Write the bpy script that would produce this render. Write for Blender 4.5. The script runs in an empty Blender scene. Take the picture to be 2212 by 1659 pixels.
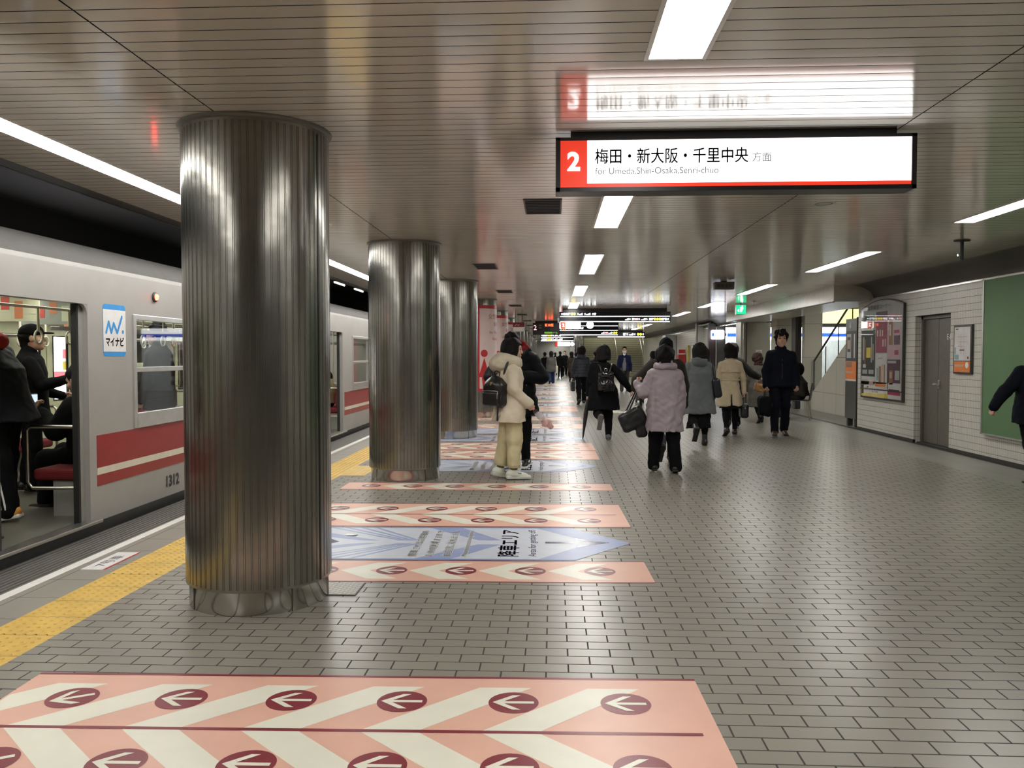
import bpy, math, random
import numpy as np
from mathutils import Vector, Matrix
random.seed(7)
SC = bpy.context.scene
COL = SC.collection
PI = math.pi
R = math.radians

# ------------------------------------------------------------------ camera, world, exposure
cam_d = bpy.data.cameras.new('camera')
cam_d.sensor_fit = 'HORIZONTAL'
cam_d.sensor_width = 36.0
cam_d.lens = 1800.0 / 2212.0 * 36.0
cam_d.clip_start = 0.05
cam_d.clip_end = 300
cam = bpy.data.objects.new('camera', cam_d)
COL.objects.link(cam)
cam.location = (0, 0, 1.45)
cam.rotation_euler = (PI/2 - math.atan(61.5/1800), 0, math.atan(89/1800))
SC.camera = cam
w = bpy.data.worlds.new('world')
SC.world = w
w.use_nodes = True
w.node_tree.nodes['Background'].inputs[0].default_value = (0.9, 0.95, 1.0, 1)
w.node_tree.nodes['Background'].inputs[1].default_value = 0.01
SC.view_settings.view_transform = 'Standard'
SC.view_settings.look = 'None'
SC.view_settings.gamma = 1
SC.view_settings.use_curve_mapping = False
SC.view_settings.exposure = 0.95
SC.cycles.use_denoising = True
SC.cycles.max_bounces = 8
SC.cycles.glossy_bounces = 5
SC.cycles.diffuse_bounces = 5
SC.cycles.transparent_max_bounces = 12
SC.cycles.caustics_reflective = False
SC.cycles.sample_clamp_indirect = 6.0
LAMP = 13.0          # radiance of the fluorescent panels

# ------------------------------------------------------------------ materials
MATS = {}
def sr(r, g, b):
    f = lambda c: (c/255/12.92) if c/255 <= 0.04045 else ((c/255+0.055)/1.055)**2.4
    return (f(r), f(g), f(b))
def M(name, col, rough=0.5, metal=0.0, spec=0.5, var=0.06, vscale=9.0, bump=0.0, bscale=60.0, coat=0.0):
    """procedural material: base colour with a soft noise variation, optional noise bump"""
    if name in MATS: return MATS[name]
    m = bpy.data.materials.new(name); m.use_nodes = True
    nt = m.node_tree; b = nt.nodes['Principled BSDF']
    b.inputs['Roughness'].default_value = rough
    b.inputs['Metallic'].default_value = metal
    b.inputs['Specular IOR Level'].default_value = spec
    b.inputs['Coat Weight'].default_value = coat
    b.inputs['Coat Roughness'].default_value = 0.08
    tc = nt.nodes.new('ShaderNodeTexCoord')
    n = nt.nodes.new('ShaderNodeTexNoise'); n.inputs['Scale'].default_value = vscale; n.inputs['Detail'].default_value = 4
    nt.links.new(tc.outputs['Object'], n.inputs['Vector'])
    r = nt.nodes.new('ShaderNodeValToRGB')
    r.color_ramp.elements[0].position = 0.3; r.color_ramp.elements[1].position = 0.7
    r.color_ramp.elements[0].color = tuple(c*(1-var) for c in col) + (1,)
    r.color_ramp.elements[1].color = tuple(min(1, c*(1+var)) for c in col) + (1,)
    nt.links.new(n.outputs['Fac'], r.inputs['Fac'])
    nt.links.new(r.outputs['Color'], b.inputs['Base Color'])
    if bump:
        n2 = nt.nodes.new('ShaderNodeTexNoise'); n2.inputs['Scale'].default_value = bscale; n2.inputs['Detail'].default_value = 3
        nt.links.new(tc.outputs['Object'], n2.inputs['Vector'])
        bp = nt.nodes.new('ShaderNodeBump'); bp.inputs['Strength'].default_value = bump; bp.inputs['Distance'].default_value = 0.01
        nt.links.new(n2.outputs['Fac'], bp.inputs['Height']); nt.links.new(bp.outputs['Normal'], b.inputs['Normal'])
    MATS[name] = m
    return m
def EM(name, col, strength):
    if name in MATS: return MATS[name]
    m = bpy.data.materials.new(name); m.use_nodes = True
    nt = m.node_tree; b = nt.nodes['Principled BSDF']
    b.inputs['Base Color'].default_value = tuple(col) + (1,)
    b.inputs['Roughness'].default_value = 0.35
    b.inputs['Emission Color'].default_value = tuple(col) + (1,)
    b.inputs['Emission Strength'].default_value = strength
    MATS[name] = m
    return m
def GLASS(name, tint=(0.9, 0.93, 0.92), gloss=0.12):
    if name in MATS: return MATS[name]
    m = bpy.data.materials.new(name); m.use_nodes = True
    nt = m.node_tree; out = nt.nodes['Material Output']; nt.nodes.remove(nt.nodes['Principled BSDF'])
    t = nt.nodes.new('ShaderNodeBsdfTransparent'); t.inputs[0].default_value = tuple(tint) + (1,)
    g = nt.nodes.new('ShaderNodeBsdfGlossy'); g.inputs['Roughness'].default_value = 0.02
    lw = nt.nodes.new('ShaderNodeLayerWeight'); lw.inputs['Blend'].default_value = 0.5
    pw = nt.nodes.new('ShaderNodeMath'); pw.operation = 'POWER'; pw.inputs[1].default_value = 5.0; nt.links.new(lw.outputs['Facing'], pw.inputs[0])
    ad = nt.nodes.new('ShaderNodeMath'); ad.operation = 'MULTIPLY_ADD'; ad.use_clamp = True; ad.inputs[1].default_value = 0.85; ad.inputs[2].default_value = gloss*0.6
    nt.links.new(pw.outputs[0], ad.inputs[0])
    mx = nt.nodes.new('ShaderNodeMixShader')
    nt.links.new(ad.outputs[0], mx.inputs[0]); nt.links.new(t.outputs[0], mx.inputs[1]); nt.links.new(g.outputs[0], mx.inputs[2])
    nt.links.new(mx.outputs[0], out.inputs[0])
    MATS[name] = m
    return m
def BRICK(name, c1, c2, mortar, bw, rh, ms, axes='XY', offset=0.5, rough=0.35, bump=0.5, spec=0.5, var=0.0, phase=(0, 0), rows=0.0):
    """tiles laid on a plane given by two object axes"""
    m = bpy.data.materials.new(name); m.use_nodes = True
    nt = m.node_tree; b = nt.nodes['Principled BSDF']
    tc = nt.nodes.new('ShaderNodeTexCoord'); sp = nt.nodes.new('ShaderNodeSeparateXYZ'); cb = nt.nodes.new('ShaderNodeCombineXYZ')
    nt.links.new(tc.outputs['Object'], sp.inputs[0])
    for i in (0, 1):
        ad = nt.nodes.new('ShaderNodeMath'); ad.operation = 'ADD'; ad.inputs[1].default_value = 40 + phase[i]
        nt.links.new(sp.outputs[axes[i]], ad.inputs[0]); nt.links.new(ad.outputs[0], cb.inputs[i])
    br = nt.nodes.new('ShaderNodeTexBrick'); br.offset = offset; br.offset_frequency = 2
    for k, v in (('Scale', 1.0), ('Mortar Size', ms), ('Mortar Smooth', 0.2), ('Bias', 0.0), ('Brick Width', bw), ('Row Height', rh)):
        br.inputs[k].default_value = v
    br.inputs['Color1'].default_value = tuple(c1) + (1,); br.inputs['Color2'].default_value = tuple(c2) + (1,); br.inputs['Mortar'].default_value = tuple(mortar) + (1,)
    nt.links.new(cb.outputs[0], br.inputs['Vector'])
    n = nt.nodes.new('ShaderNodeTexNoise'); n.inputs['Scale'].default_value = 1.3; n.inputs['Detail'].default_value = 6
    nt.links.new(tc.outputs['Object'], n.inputs['Vector'])
    mr = nt.nodes.new('ShaderNodeMapRange'); mr.inputs['To Min'].default_value = 1 - 0.10; mr.inputs['To Max'].default_value = 1 + 0.10
    nt.links.new(n.outputs['Fac'], mr.inputs['Value'])
    mul = nt.nodes.new('ShaderNodeVectorMath'); mul.operation = 'SCALE'
    nt.links.new(br.outputs['Color'], mul.inputs[0]); nt.links.new(mr.outputs[0], mul.inputs['Scale'])
    last = mul.outputs[0]
    if rows:      # wide dark bed joints between the courses
        b2 = nt.nodes.new('ShaderNodeTexBrick'); b2.offset = 0
        for k, v in (('Scale', 1.0), ('Mortar Size', ms*.9), ('Mortar Smooth', .2), ('Bias', 0.0), ('Brick Width', 200.0), ('Row Height', rh)): b2.inputs[k].default_value = v
        nt.links.new(cb.outputs[0], b2.inputs['Vector'])
        mx2 = nt.nodes.new('ShaderNodeMix'); mx2.data_type = 'RGBA'; mx2.inputs[7].default_value = (rows, rows*.95, rows*.85, 1)
        nt.links.new(b2.outputs['Fac'], mx2.inputs[0]); nt.links.new(last, mx2.inputs[6]); last = mx2.outputs[2]
    nt.links.new(last, b.inputs['Base Color'])
    b.inputs['Specular IOR Level'].default_value = spec
    n3 = nt.nodes.new('ShaderNodeTexNoise'); n3.inputs['Scale'].default_value = 4.0
    nt.links.new(tc.outputs['Object'], n3.inputs['Vector'])
    m3 = nt.nodes.new('ShaderNodeMapRange'); m3.inputs['To Min'].default_value = rough*0.95; m3.inputs['To Max'].default_value = rough*1.06
    nt.links.new(n3.outputs['Fac'], m3.inputs['Value'])
    rm = nt.nodes.new('ShaderNodeMix'); rm.inputs[3].default_value = 0.85
    nt.links.new(br.outputs['Fac'], rm.inputs[0]); nt.links.new(m3.outputs[0], rm.inputs[2]); nt.links.new(rm.outputs[0], b.inputs['Roughness'])
    n2 = nt.nodes.new('ShaderNodeTexNoise'); n2.inputs['Scale'].default_value = 120
    nt.links.new(tc.outputs['Object'], n2.inputs['Vector'])
    s1 = nt.nodes.new('ShaderNodeMath'); s1.operation = 'MULTIPLY_ADD'; s1.inputs[1].default_value = 0.08
    sub = nt.nodes.new('ShaderNodeMath'); sub.operation = 'SUBTRACT'; sub.inputs[0].default_value = 1.0
    nt.links.new(br.outputs['Fac'], sub.inputs[1])
    nt.links.new(n2.outputs['Fac'], s1.inputs[0]); nt.links.new(sub.outputs[0], s1.inputs[2])
    bp = nt.nodes.new('ShaderNodeBump'); bp.inputs['Strength'].default_value = bump; bp.inputs['Distance'].default_value = 0.004
    nt.links.new(s1.outputs[0], bp.inputs['Height']); nt.links.new(bp.outputs['Normal'], b.inputs['Normal'])
    MATS[name] = m
    return m
def DOTS(name, col, axes, kind, pitch, rough=0.5):
    """ground tile with raised dots (kind 'dot') or raised bars (kind 'bar') as bump, thin tile joints"""
    m = bpy.data.materials.new(name); m.use_nodes = True
    nt = m.node_tree; b = nt.nodes['Principled BSDF']; L = nt.links.new
    b.inputs['Roughness'].default_value = rough
    tc = nt.nodes.new('ShaderNodeTexCoord'); sp = nt.nodes.new('ShaderNodeSeparateXYZ'); L(tc.outputs['Object'], sp.inputs[0])
    def mth(op, a, v=None, c=None):
        n = nt.nodes.new('ShaderNodeMath'); n.operation = op
        for i, x in enumerate((a, v, c)):
            if x is None: continue
            if isinstance(x, (int, float)): n.inputs[i].default_value = x
            else: L(x, n.inputs[i])
        return n.outputs[0]
    def saw(o, p): return mth('SUBTRACT', mth('FRACT', mth('DIVIDE', mth('ADD', o, 50.0), p)), 0.5)
    if kind == 'dot':
        sx, sy = saw(sp.outputs['X'], pitch), saw(sp.outputs['Y'], pitch)
        d = mth('SQRT', mth('ADD', mth('MULTIPLY', sx, sx), mth('MULTIPLY', sy, sy)))
        hgt = mth('SMOOTH_MAX', mth('SUBTRACT', 0.36, d), 0.0, 0.05)
        gap = mth('LESS_THAN', mth('ABSOLUTE', saw(sp.outputs['Y'], 0.3)), 0.012)
        rate = 2.4
    else:
        sx = mth('ABSOLUTE', saw(sp.outputs['X'], pitch))
        hgt = mth('SMOOTH_MAX', mth('SUBTRACT', 0.33, sx), 0.0, 0.08)
        gap = mth('GREATER_THAN', sx, 0.40)
        rate = 3.0
    bp = nt.nodes.new('ShaderNodeBump'); bp.inputs['Strength'].default_value = 1.0; bp.inputs['Distance'].default_value = 0.005*rate
    L(hgt, bp.inputs['Height']); L(bp.outputs['Normal'], b.inputs['Normal'])
    n = nt.nodes.new('ShaderNodeTexNoise'); n.inputs['Scale'].default_value = 6.0; n.inputs['Detail'].default_value = 5; L(tc.outputs['Object'], n.inputs['Vector'])
    r = nt.nodes.new('ShaderNodeValToRGB'); r.color_ramp.elements[0].position = .3; r.color_ramp.elements[1].position = .7
    r.color_ramp.elements[0].color = tuple(c*.88 for c in col) + (1,); r.color_ramp.elements[1].color = tuple(min(1, c*1.08) for c in col) + (1,)
    L(n.outputs['Fac'], r.inputs[0])
    mx = nt.nodes.new('ShaderNodeMix'); mx.data_type = 'RGBA'
    L(gap, mx.inputs[0]); L(r.outputs[0], mx.inputs[6]); mx.inputs[7].default_value = tuple(c*.3 for c in col) + (1,)
    L(mx.outputs[2], b.inputs['Base Color'])
    MATS[name] = m
    return m

# ------------------------------------------------------------------ objects, tags
def tag(o, label=None, cat=None, group=None, kind=None):
    if label: o['label'] = label
    if cat: o['category'] = cat
    if group: o['group'] = group
    if kind: o['kind'] = kind
    return o
def thing(name, label, cat, loc=(0, 0, 0), rz=0.0, group=None, kind=None):
    o = bpy.data.objects.new(name, None); COL.objects.link(o)
    o.empty_display_size = 0.1
    o.location = loc; o.rotation_euler = (0, 0, rz)
    return tag(o, label, cat, group, kind)
def dup(root, loc, rz=None, label=None, group=None):
    r = root.copy(); COL.objects.link(r); r.location = loc
    if rz is not None: r.rotation_euler = (0, 0, rz)
    if label: r['label'] = label
    if group: r['group'] = group
    for ch in list(root.children):
        c = ch.copy(); COL.objects.link(c); c.parent = r
        for g in list(ch.children):
            d = g.copy(); COL.objects.link(d); d.parent = c
    return r

_TXT = {}
def text_mesh(body, bold=0.0):
    k = (body, bold)
    if k in _TXT: return _TXT[k]
    cu = bpy.data.curves.new('lettering_curve', 'FONT'); cu.body = body; cu.offset = bold; cu.resolution_u = 4
    ob = bpy.data.objects.new('lettering_curve', cu)
    me = ob.to_mesh()
    v = np.array([x.co[:] for x in me.vertices], dtype=float).reshape(-1, 3)[:, :2]
    f = [tuple(p.vertices) for p in me.polygons]
    ob.to_mesh_clear(); bpy.data.objects.remove(ob); bpy.data.curves.remove(cu)
    _TXT[k] = (v, f)
    return _TXT[k]

class MB:
    """collects shapes; build() links them as ONE mesh object"""
    def __init__(s): s.v, s.f, s.m, s.sm, s.mats, s.map = [], [], [], [], [], None
    def mi(s, mat):
        if mat not in s.mats: s.mats.append(mat)
        return s.mats.index(mat)
    def add(s, verts, faces, mat, smooth=False):
        o = len(s.v); i = s.mi(mat)
        if s.map: verts = [s.map(Vector(p)) for p in verts]
        s.v += [tuple(p) for p in verts]
        for f in faces: s.f.append(tuple(o + k for k in f)); s.m.append(i); s.sm.append(smooth)
        return s
    def box(s, x0, y0, z0, x1, y1, z1, mat):
        v = [(x, y, z) for z in (z0, z1) for y in (y0, y1) for x in (x0, x1)]
        return s.add(v, [(0, 2, 3, 1), (4, 5, 7, 6), (0, 1, 5, 4), (2, 6, 7, 3), (0, 4, 6, 2), (1, 3, 7, 5)], mat)
    def poly(s, pts, mat): return s.add(pts, [tuple(range(len(pts)))], mat)
    def prism(s, pts, vec, mat):
        """pts wound so that the face seen against vec is the outside"""
        n = len(pts); vec = Vector(vec)
        v = [Vector(p) for p in pts]; v = v + [p + vec for p in v]
        f = [tuple(range(n))[::-1], tuple(range(n, 2*n))] + [(i, (i+1) % n, n+(i+1) % n, n+i) for i in range(n)]
        nrm = (v[1]-v[0]).cross(v[2]-v[1])
        for q in range(2, n):
            if nrm.length > 1e-12: break
            nrm = (v[1]-v[0]).cross(v[q]-v[1])
        if nrm.dot(vec) < 0: f = [t[::-1] for t in f]
        return s.add(v, f, mat)
    def ring(s, c, ax, r, n, ph=0.0, sy=1.0):
        ax = Vector(ax).normalized(); t = Vector((0, 0, 1)) if abs(ax.z) < .9 else Vector((1, 0, 0))
        u = ax.cross(t).normalized(); w_ = ax.cross(u)
        return [Vector(c) + u*r*math.cos(ph+2*PI*i/n) + w_*r*sy*math.sin(ph+2*PI*i/n) for i in range(n)]
    def cyl(s, a, b, r0, mat, r1=None, n=16, smooth=True):
        r1 = r0 if r1 is None else r1; a, b = Vector(a), Vector(b)
        A, B = s.ring(a, b-a, r0, n), s.ring(b, b-a, r1, n)
        s.add(A+B, [(i, (i+1) % n, n+(i+1) % n, n+i) for i in range(n)], mat, smooth)
        s.add(A, [tuple(range(n))[::-1]], mat); s.add(B, [tuple(range(n))], mat)
        return s
    def tube(s, pts, r, mat, n=8, closed=False):
        P = [Vector(p) for p in pts]; k = len(P); rings = []
        prev = None
        for i in range(k):
            if closed: d = P[(i+1) % k] - P[i-1]
            else: d = P[min(i+1, k-1)] - P[max(i-1, 0)]
            d = d.normalized()
            if prev is None:
                t = Vector((0, 0, 1)) if abs(d.z) < .9 else Vector((1, 0, 0)); u = d.cross(t).normalized()
            else: u = (prev - d*prev.dot(d)).normalized()
            prev = u; w_ = d.cross(u); rr = r[i] if isinstance(r, (list, tuple)) else r
            rings += [P[i] + u*rr*math.cos(2*PI*j/n) + w_*rr*math.sin(2*PI*j/n) for j in range(n)]
        f = []
        for i in range(k if closed else k-1):
            a, b = i*n, ((i+1) % k)*n
            f += [(a+j, a+(j+1) % n, b+(j+1) % n, b+j) for j in range(n)]
        s.add(rings, f, mat, True)
        if not closed: s.add(rings[:n], [tuple(range(n))[::-1]], mat); s.add(rings[-n:], [tuple(range(n))], mat)
        return s
    def lathe(s, prof, c, mat, n=32, smooth=True, a0=0.0, a1=2*PI):
        full = abs(a1-a0-2*PI) < 1e-6; m = n if full else n+1; c = Vector(c); v = []
        for r, z in prof:
            v += [c + Vector((r*math.cos(a0+(a1-a0)*i/n), r*math.sin(a0+(a1-a0)*i/n), z)) for i in range(m)]
        f = []
        for k in range(len(prof)-1):
            for i in range(n):
                j = (i+1) % m
                f.append((k*m+i, k*m+j, (k+1)*m+j, (k+1)*m+i))
        return s.add(v, f, mat, smooth)
    def disc(s, c, ax, r, mat, n=32):
        return s.add(s.ring(c, ax, r, n), [tuple(range(n))], mat)
    def text(s, body, o, xd, yd, mat, h=None, w=None, align='L', bold=0.0, lift=0.0, heavy=0.0):
        """flat lettering: o = lower-left (L), lower-centre (C) corner; xd reading direction, yd up; h = height and/or w = width of the letters' box"""
        v, f = text_mesh(body, bold)
        if len(v) == 0: return s
        lo, hi = v.min(0), v.max(0); dx, dy = hi - lo
        sx = w/dx if w else h/dy
        sy = h/dy if h else sx
        o, xd, yd = Vector(o), Vector(xd), Vector(yd); nn = xd.cross(yd)
        off = -dx*sx/2 if align == 'C' else 0
        for q in ((1, 0), (-1, 0), (0, 1), (0, -1)) if heavy else ():
            s.add([o + xd*((p[0]-lo[0])*sx + off + q[0]*heavy) + yd*((p[1]-lo[1])*sy + q[1]*heavy) + nn*lift for p in v], f, mat)
        return s.add([o + xd*((p[0]-lo[0])*sx + off) + yd*((p[1]-lo[1])*sy) + nn*lift for p in v], f, mat)
    def stroke(s, pts, n, hw, mat):
        """flat brush line of half-width hw on the plane with normal n"""
        P = [Vector(p) for p in pts]; n = Vector(n)
        for k, (a, b) in enumerate(zip(P, P[1:]), 1):
            o = n.cross(b-a).normalized()*hw; s.add([q+n*.0003*k for q in (a-o, b-o, b+o, a+o)], [(0, 1, 2, 3)], mat)
        for p in P: s.disc(p, n, hw, mat, 12)
        return s
    def build(s, name, parent=None, loc=None, rz=None, bevel=0.0, seg=2):
        me = bpy.data.meshes.new(name)
        me.from_pydata(s.v, [], s.f)
        for mt in s.mats: me.materials.append(mt)
        me.polygons.foreach_set('material_index', s.m); me.polygons.foreach_set('use_smooth', s.sm)
        me.update()
        o = bpy.data.objects.new(name, me); COL.objects.link(o)
        if parent: o.parent = parent
        if loc: o.location = loc
        if rz: o.rotation_euler = (0, 0, rz)
        if bevel:
            md = o.modifiers.new('bevel', 'BEVEL'); md.width = bevel; md.segments = seg; md.limit_method = 'ANGLE'; md.angle_limit = R(50)
        return o
def struct(mb, name, **k):
    o = mb.build(name, **k); o['kind'] = 'structure'; return o
XF = (Vector((1, 0, 0)), Vector((0, 0, 1)))        # lettering that faces the camera (-Y)
XR = (Vector((0, -1, 0)), Vector((0, 0, 1)))       # lettering on the right wall (faces -X)
XL = (Vector((0, 1, 0)), Vector((0, 0, 1)))        # lettering on the train side (faces +X)
XG = (Vector((0, 1, 0)), Vector((-1, 0, 0)))       # lettering on the floor, read from the right

# common materials
black = M('black_metal', (.012, .012, .014), .35)
dark = M('dark_grey_paint', (.045, .043, .04), .45)
steel = M('brushed_steel', (.56, .54, .50), .28, 1.0, var=.04)
chrome = M('chrome', (.7, .7, .68), .12, 1.0)
white_p = M('white_paint', (.8, .8, .78), .4)
rubber = M('black_rubber', (.01, .01, .01), .5)
HC = 2.77
# ------------------------------------------------------------------ setting: floor
brick = BRICK('brick_paving', (.228, .212, .178), (.252, .235, .196), (.034, .032, .028), .2055, .103, .0042, rough=.30, bump=.45, spec=.7)
ribbed = DOTS('ribbed_edge_tile', (.085, .078, .068), 'XY', 'bar', .042, .5)
yellow = DOTS('yellow_tactile_tile', (.66, .43, .085), 'XY', 'dot', .0575, .5)
edge_tile = BRICK('edge_strip_tile', (.25, .235, .20), (.27, .25, .215), (.06, .055, .05), .4, .4, .003, offset=0, rough=.45, bump=.3)
border_tile = BRICK('border_strip_tile', (.27, .265, .235), (.29, .285, .25), (.16, .155, .14), .5, .5, .002, offset=0, rough=.35, bump=.2)
recess_tile = BRICK('recess_floor_tile', (.22, .215, .19), (.24, .23, .20), (.10, .10, .09), .4, .4, .003, offset=0, rough=.3, bump=.2)
white_line = M('white_line_paint', (.74, .73, .68), .5)
gutter = M('dark_gutter', (.035, .034, .03), .5)
FY0, FY1 = -4.0, 78.0
fl = MB()
def strip(mb, x0, x1, y0, y1, mat, z=0.0):
    n = max(1, int((y1-y0)/6))
    for i in range(n):
        a, b = y0+(y1-y0)*i/n, y0+(y1-y0)*(i+1)/n
        mb.poly([(x0, a, z), (x1, a, z), (x1, b, z), (x0, b, z)], mat)
strip(fl, -3.72, -3.34, FY0, FY1, ribbed)
strip(fl, -3.34, -3.262, FY0, FY1, white_line)
strip(fl, -3.262, -2.95, FY0, FY1, edge_tile)
strip(fl, -2.95, -2.575, FY0, FY1, yellow)
strip(fl, -2.575, 5.15, FY0, FY1, brick)
strip(fl, 5.15, 5.93, FY0, FY1, border_tile)
strip(fl, 5.93, 6.04, FY0, FY1, gutter)
strip(fl, 6.04, 12.5, 16.5, 34, recess_tile)
for i in range(6):
    for j in range(250):
        cx, cy = -2.95+.0365+.0575*i, 2.6+.0575*j
        if abs((cy+50) % .3 - .15) > .13 and False: continue
        a_ = [(cx+.0115*math.cos(PI*q/3), cy+.0115*math.sin(PI*q/3), 0) for q in range(6)]; b_ = [(cx+.007*math.cos(PI*q/3), cy+.007*math.sin(PI*q/3), .005) for q in range(6)]
        fl.add(a_+b_, [(q, (q+1) % 6, 6+(q+1) % 6, 6+q) for q in range(6)] + [(6, 7, 8, 9, 10, 11)], yellow)
fl.poly([(-3.72, FY0, -1.3), (-3.72, FY0, 0), (-3.72, FY1, 0), (-3.72, FY1, -1.3)][::-1], dark)
struct(fl, 'floor')
tb = MB(); concrete_dark = M('dark_concrete', (.035, .034, .033), .8)  # one even dark grey for track bed, tunnel wall and tunnel ceiling
strip(tb, -8.2, -3.7, FY0, FY1, concrete_dark, -1.3)
struct(tb, 'floor_track')

# ------------------------------------------------------------------ setting: ceiling of narrow slats
slat_m = M('ceiling_slat_enamel', (.78, .745, .685), .125, 0.18, 0.8, var=.05, vscale=2.0)
groove_m = M('ceiling_groove', (.02, .019, .017), .7)
def slats(name, x0, x1, y0, y1, pitch=.11):
    v, f, mi, sm = [], [], [], []
    n = int((y1-y0)/pitch); sag = .00030; w = pitch-.0065; K = 6
    for i in range(n):
        a = y0 + i*pitch; b0 = len(v)
        ys = [a + w*k/K for k in range(K+1)]
        zs = [HC + sag*((2*k/K-1)**2 - 1) for k in range(K+1)]
        for yy, zz in zip(ys, zs): v += [(x0, yy, zz), (x1, yy, zz)]
        for k in range(K): f.append((b0+2*k, b0+2*k+2, b0+2*k+3, b0+2*k+1)); mi.append(0); sm.append(True)
        c0 = len(v)
        v += [(x0, a+w, HC), (x1, a+w, HC), (x0, a+w, HC+.012), (x1, a+w, HC+.012), (x0, a+pitch, HC+.012), (x1, a+pitch, HC+.012), (x0, a+pitch, HC), (x1, a+pitch, HC)]
        for q in (0, 2, 4): f.append((c0+q, c0+q+2, c0+q+3, c0+q+1)); mi.append(1); sm.append(False)
    me = bpy.data.meshes.new(name); me.from_pydata(v, [], f); me.materials.append(slat_m); me.materials.append(groove_m)
    me.polygons.foreach_set('material_index', mi); me.polygons.foreach_set('use_smooth', sm); me.update()
    o = bpy.data.objects.new(name, me); COL.objects.link(o); o['kind'] = 'structure'
    return o
slats('ceiling', -1.832, 2.002, FY0, FY1)
slats('ceiling', -3.06, -1.840, FY0, FY1)
slats('ceiling', 2.010, 5.62, FY0, 55.5)
slats('ceiling', -3.69, -3.262, FY0, FY1)
up = MB()
up.box(-3.82, FY0, HC+.06, 6.6, 55.8, HC+.12, groove_m); up.box(-3.82, 55.8, HC+.06, 2.03, FY1, HC+.12, groove_m)          # slab over the slats
struct(up, 'ceiling_slab')
up = MB(); up.box(-3.85, FY0, HC-.005, -3.825, FY1, HC+.9, dark); up.box(-3.82, FY0, HC-.004, -3.69, FY1, HC+.04, dark); struct(up, 'trim_3')
cove_m = M('cove_brown_paint', (.10, .092, .082), .5)
def cove(y0, y1):
    mb = MB(); K = 10
    pr_ = [(5.62 + .40*(1-math.cos(t*PI/2/K)), HC - .26*math.sin(t*PI/2/K)) for t in range(K+1)]
    pr_ = [(5.60, HC)] + [(5.62+.42*math.sin(t*PI/2/K)**1.0, HC-.25*(1-math.cos(t*PI/2/K))) for t in range(K+1)]
    v = [(x, y, z) for y in (y0, y1) for x, z in pr_]; n = len(pr_)
    mb.add(v, [(i, i+n, i+n+1, i+1)[::-1] for i in range(n-1)], cove_m, True)
    mb.box(5.965, y0, 2.495, 6.03, y1, 2.52, chrome)
    return struct(mb, 'trim_1')
cove(FY0, 16.1); cove(25.9, 55.5)
bm_ = MB(); beam_m = M('beam_enamel', (.62, .60, .54), .25, 0, .6)
bm_.box(5.30, 16.1, 2.47, 6.45, 25.9, HC+.02, beam_m)
bm_.box(5.285, 16.1, 2.455, 5.32, 25.9, 2.475, dark)
struct(bm_, 'ceiling_beam', bevel=.004)

# ------------------------------------------------------------------ setting: walls
tile_y = BRICK('wall_mosaic_tile', (.60, .585, .52), (.64, .62, .555), (.30, .29, .255), .0475, .1, .0032, axes='YZ', offset=0, rough=.25, bump=.4, rows=.10)
tile_x = BRICK('wall_mosaic_tile_return', (.60, .585, .52), (.64, .62, .555), (.30, .29, .255), .0475, .1, .0032, axes='XZ', offset=0, rough=.25, bump=.4, rows=.10)
DY0, DY1, DZ = 12.93, 14.17, 2.10
wr = MB()
def wall_y(mb, X, y0, y1, z0, z1, mat): mb.poly([(X, y0, z0), (X, y0, z1), (X, y1, z1), (X, y1, z0)], mat)
wall_y(wr, 6.0, FY0, DY0, 0.05, 2.52, tile_y); wall_y(wr, 6.0, DY1, 16.75, 0.05, 2.52, tile_y); wall_y(wr, 6.0, DY0, DY1, DZ, 2.52, tile_y)
wr.box(6.005, DY0, 0, 6.20, DY0-.04, DZ, tile_x)
wr.poly([(6.0, DY1, 0.0), (6.2, DY1, 0.0), (6.2, DY1, DZ), (6.0, DY1, DZ)], tile_x)
wr.poly([(6.0, DY0, 0.0), (6.2, DY0, 0.0), (6.2, DY0, DZ), (6.0, DY0, DZ)][::-1], tile_x)
wr.poly([(6.0, DY0, DZ), (6.0, DY1, DZ), (6.2, DY1, DZ), (6.2, DY0, DZ)], dark)
wr.poly([(6.0, 16.75, 0), (6.9, 16.75, 0), (6.9, 16.75, 2.55), (6.0, 16.75, 2.55)][::-1], tile_x)
wr.box(6.22, FY0, 0, 6.9, 16.74, 2.52, dark)
struct(wr, 'wall_right')
bb = MB(); bb.box(5.99, FY0, 0, 6.03, DY0, .055, gutter); bb.box(5.99, DY1, 0, 6.03, 16.75, .055, gutter); struct(bb, 'baseboard_right')
wf = MB(); wall_y(wf, 6.0, 31.0, 55.8, 0, 2.55, tile_y); wf.box(6.02, 31, 0, 6.3, 55.8, 2.6, dark); struct(wf, 'wall_right_far')
wl = MB(); wl.poly([(-7.9, FY0, -1.3), (-7.9, FY1, -1.3), (-7.9, FY1, 3.9), (-7.9, FY0, 3.9)], concrete_dark)
struct(wl, 'wall_left')
wl = MB(); wl.poly([(-7.9, FY0, 3.72), (-7.9, FY1, 3.72), (-3.6, FY1, 3.72), (-3.6, FY0, 3.72)], concrete_dark); struct(wl, 'ceiling_tunnel')
grey_wall = M('pale_grey_wall', (.42, .41, .37), .4)
we = MB(); we.box(-8, FY1-.2, -1.3, 2.2, FY1, 3.8, grey_wall); we.box(1.55, 56.2, 0, 2.05, FY1, 3.0, grey_wall); struct(we, 'wall_far')
wbk = MB(); wbk.box(-8, FY0-.1, -1.3, 7, FY0, 3.8, grey_wall); struct(wbk, 'wall_back')
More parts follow.
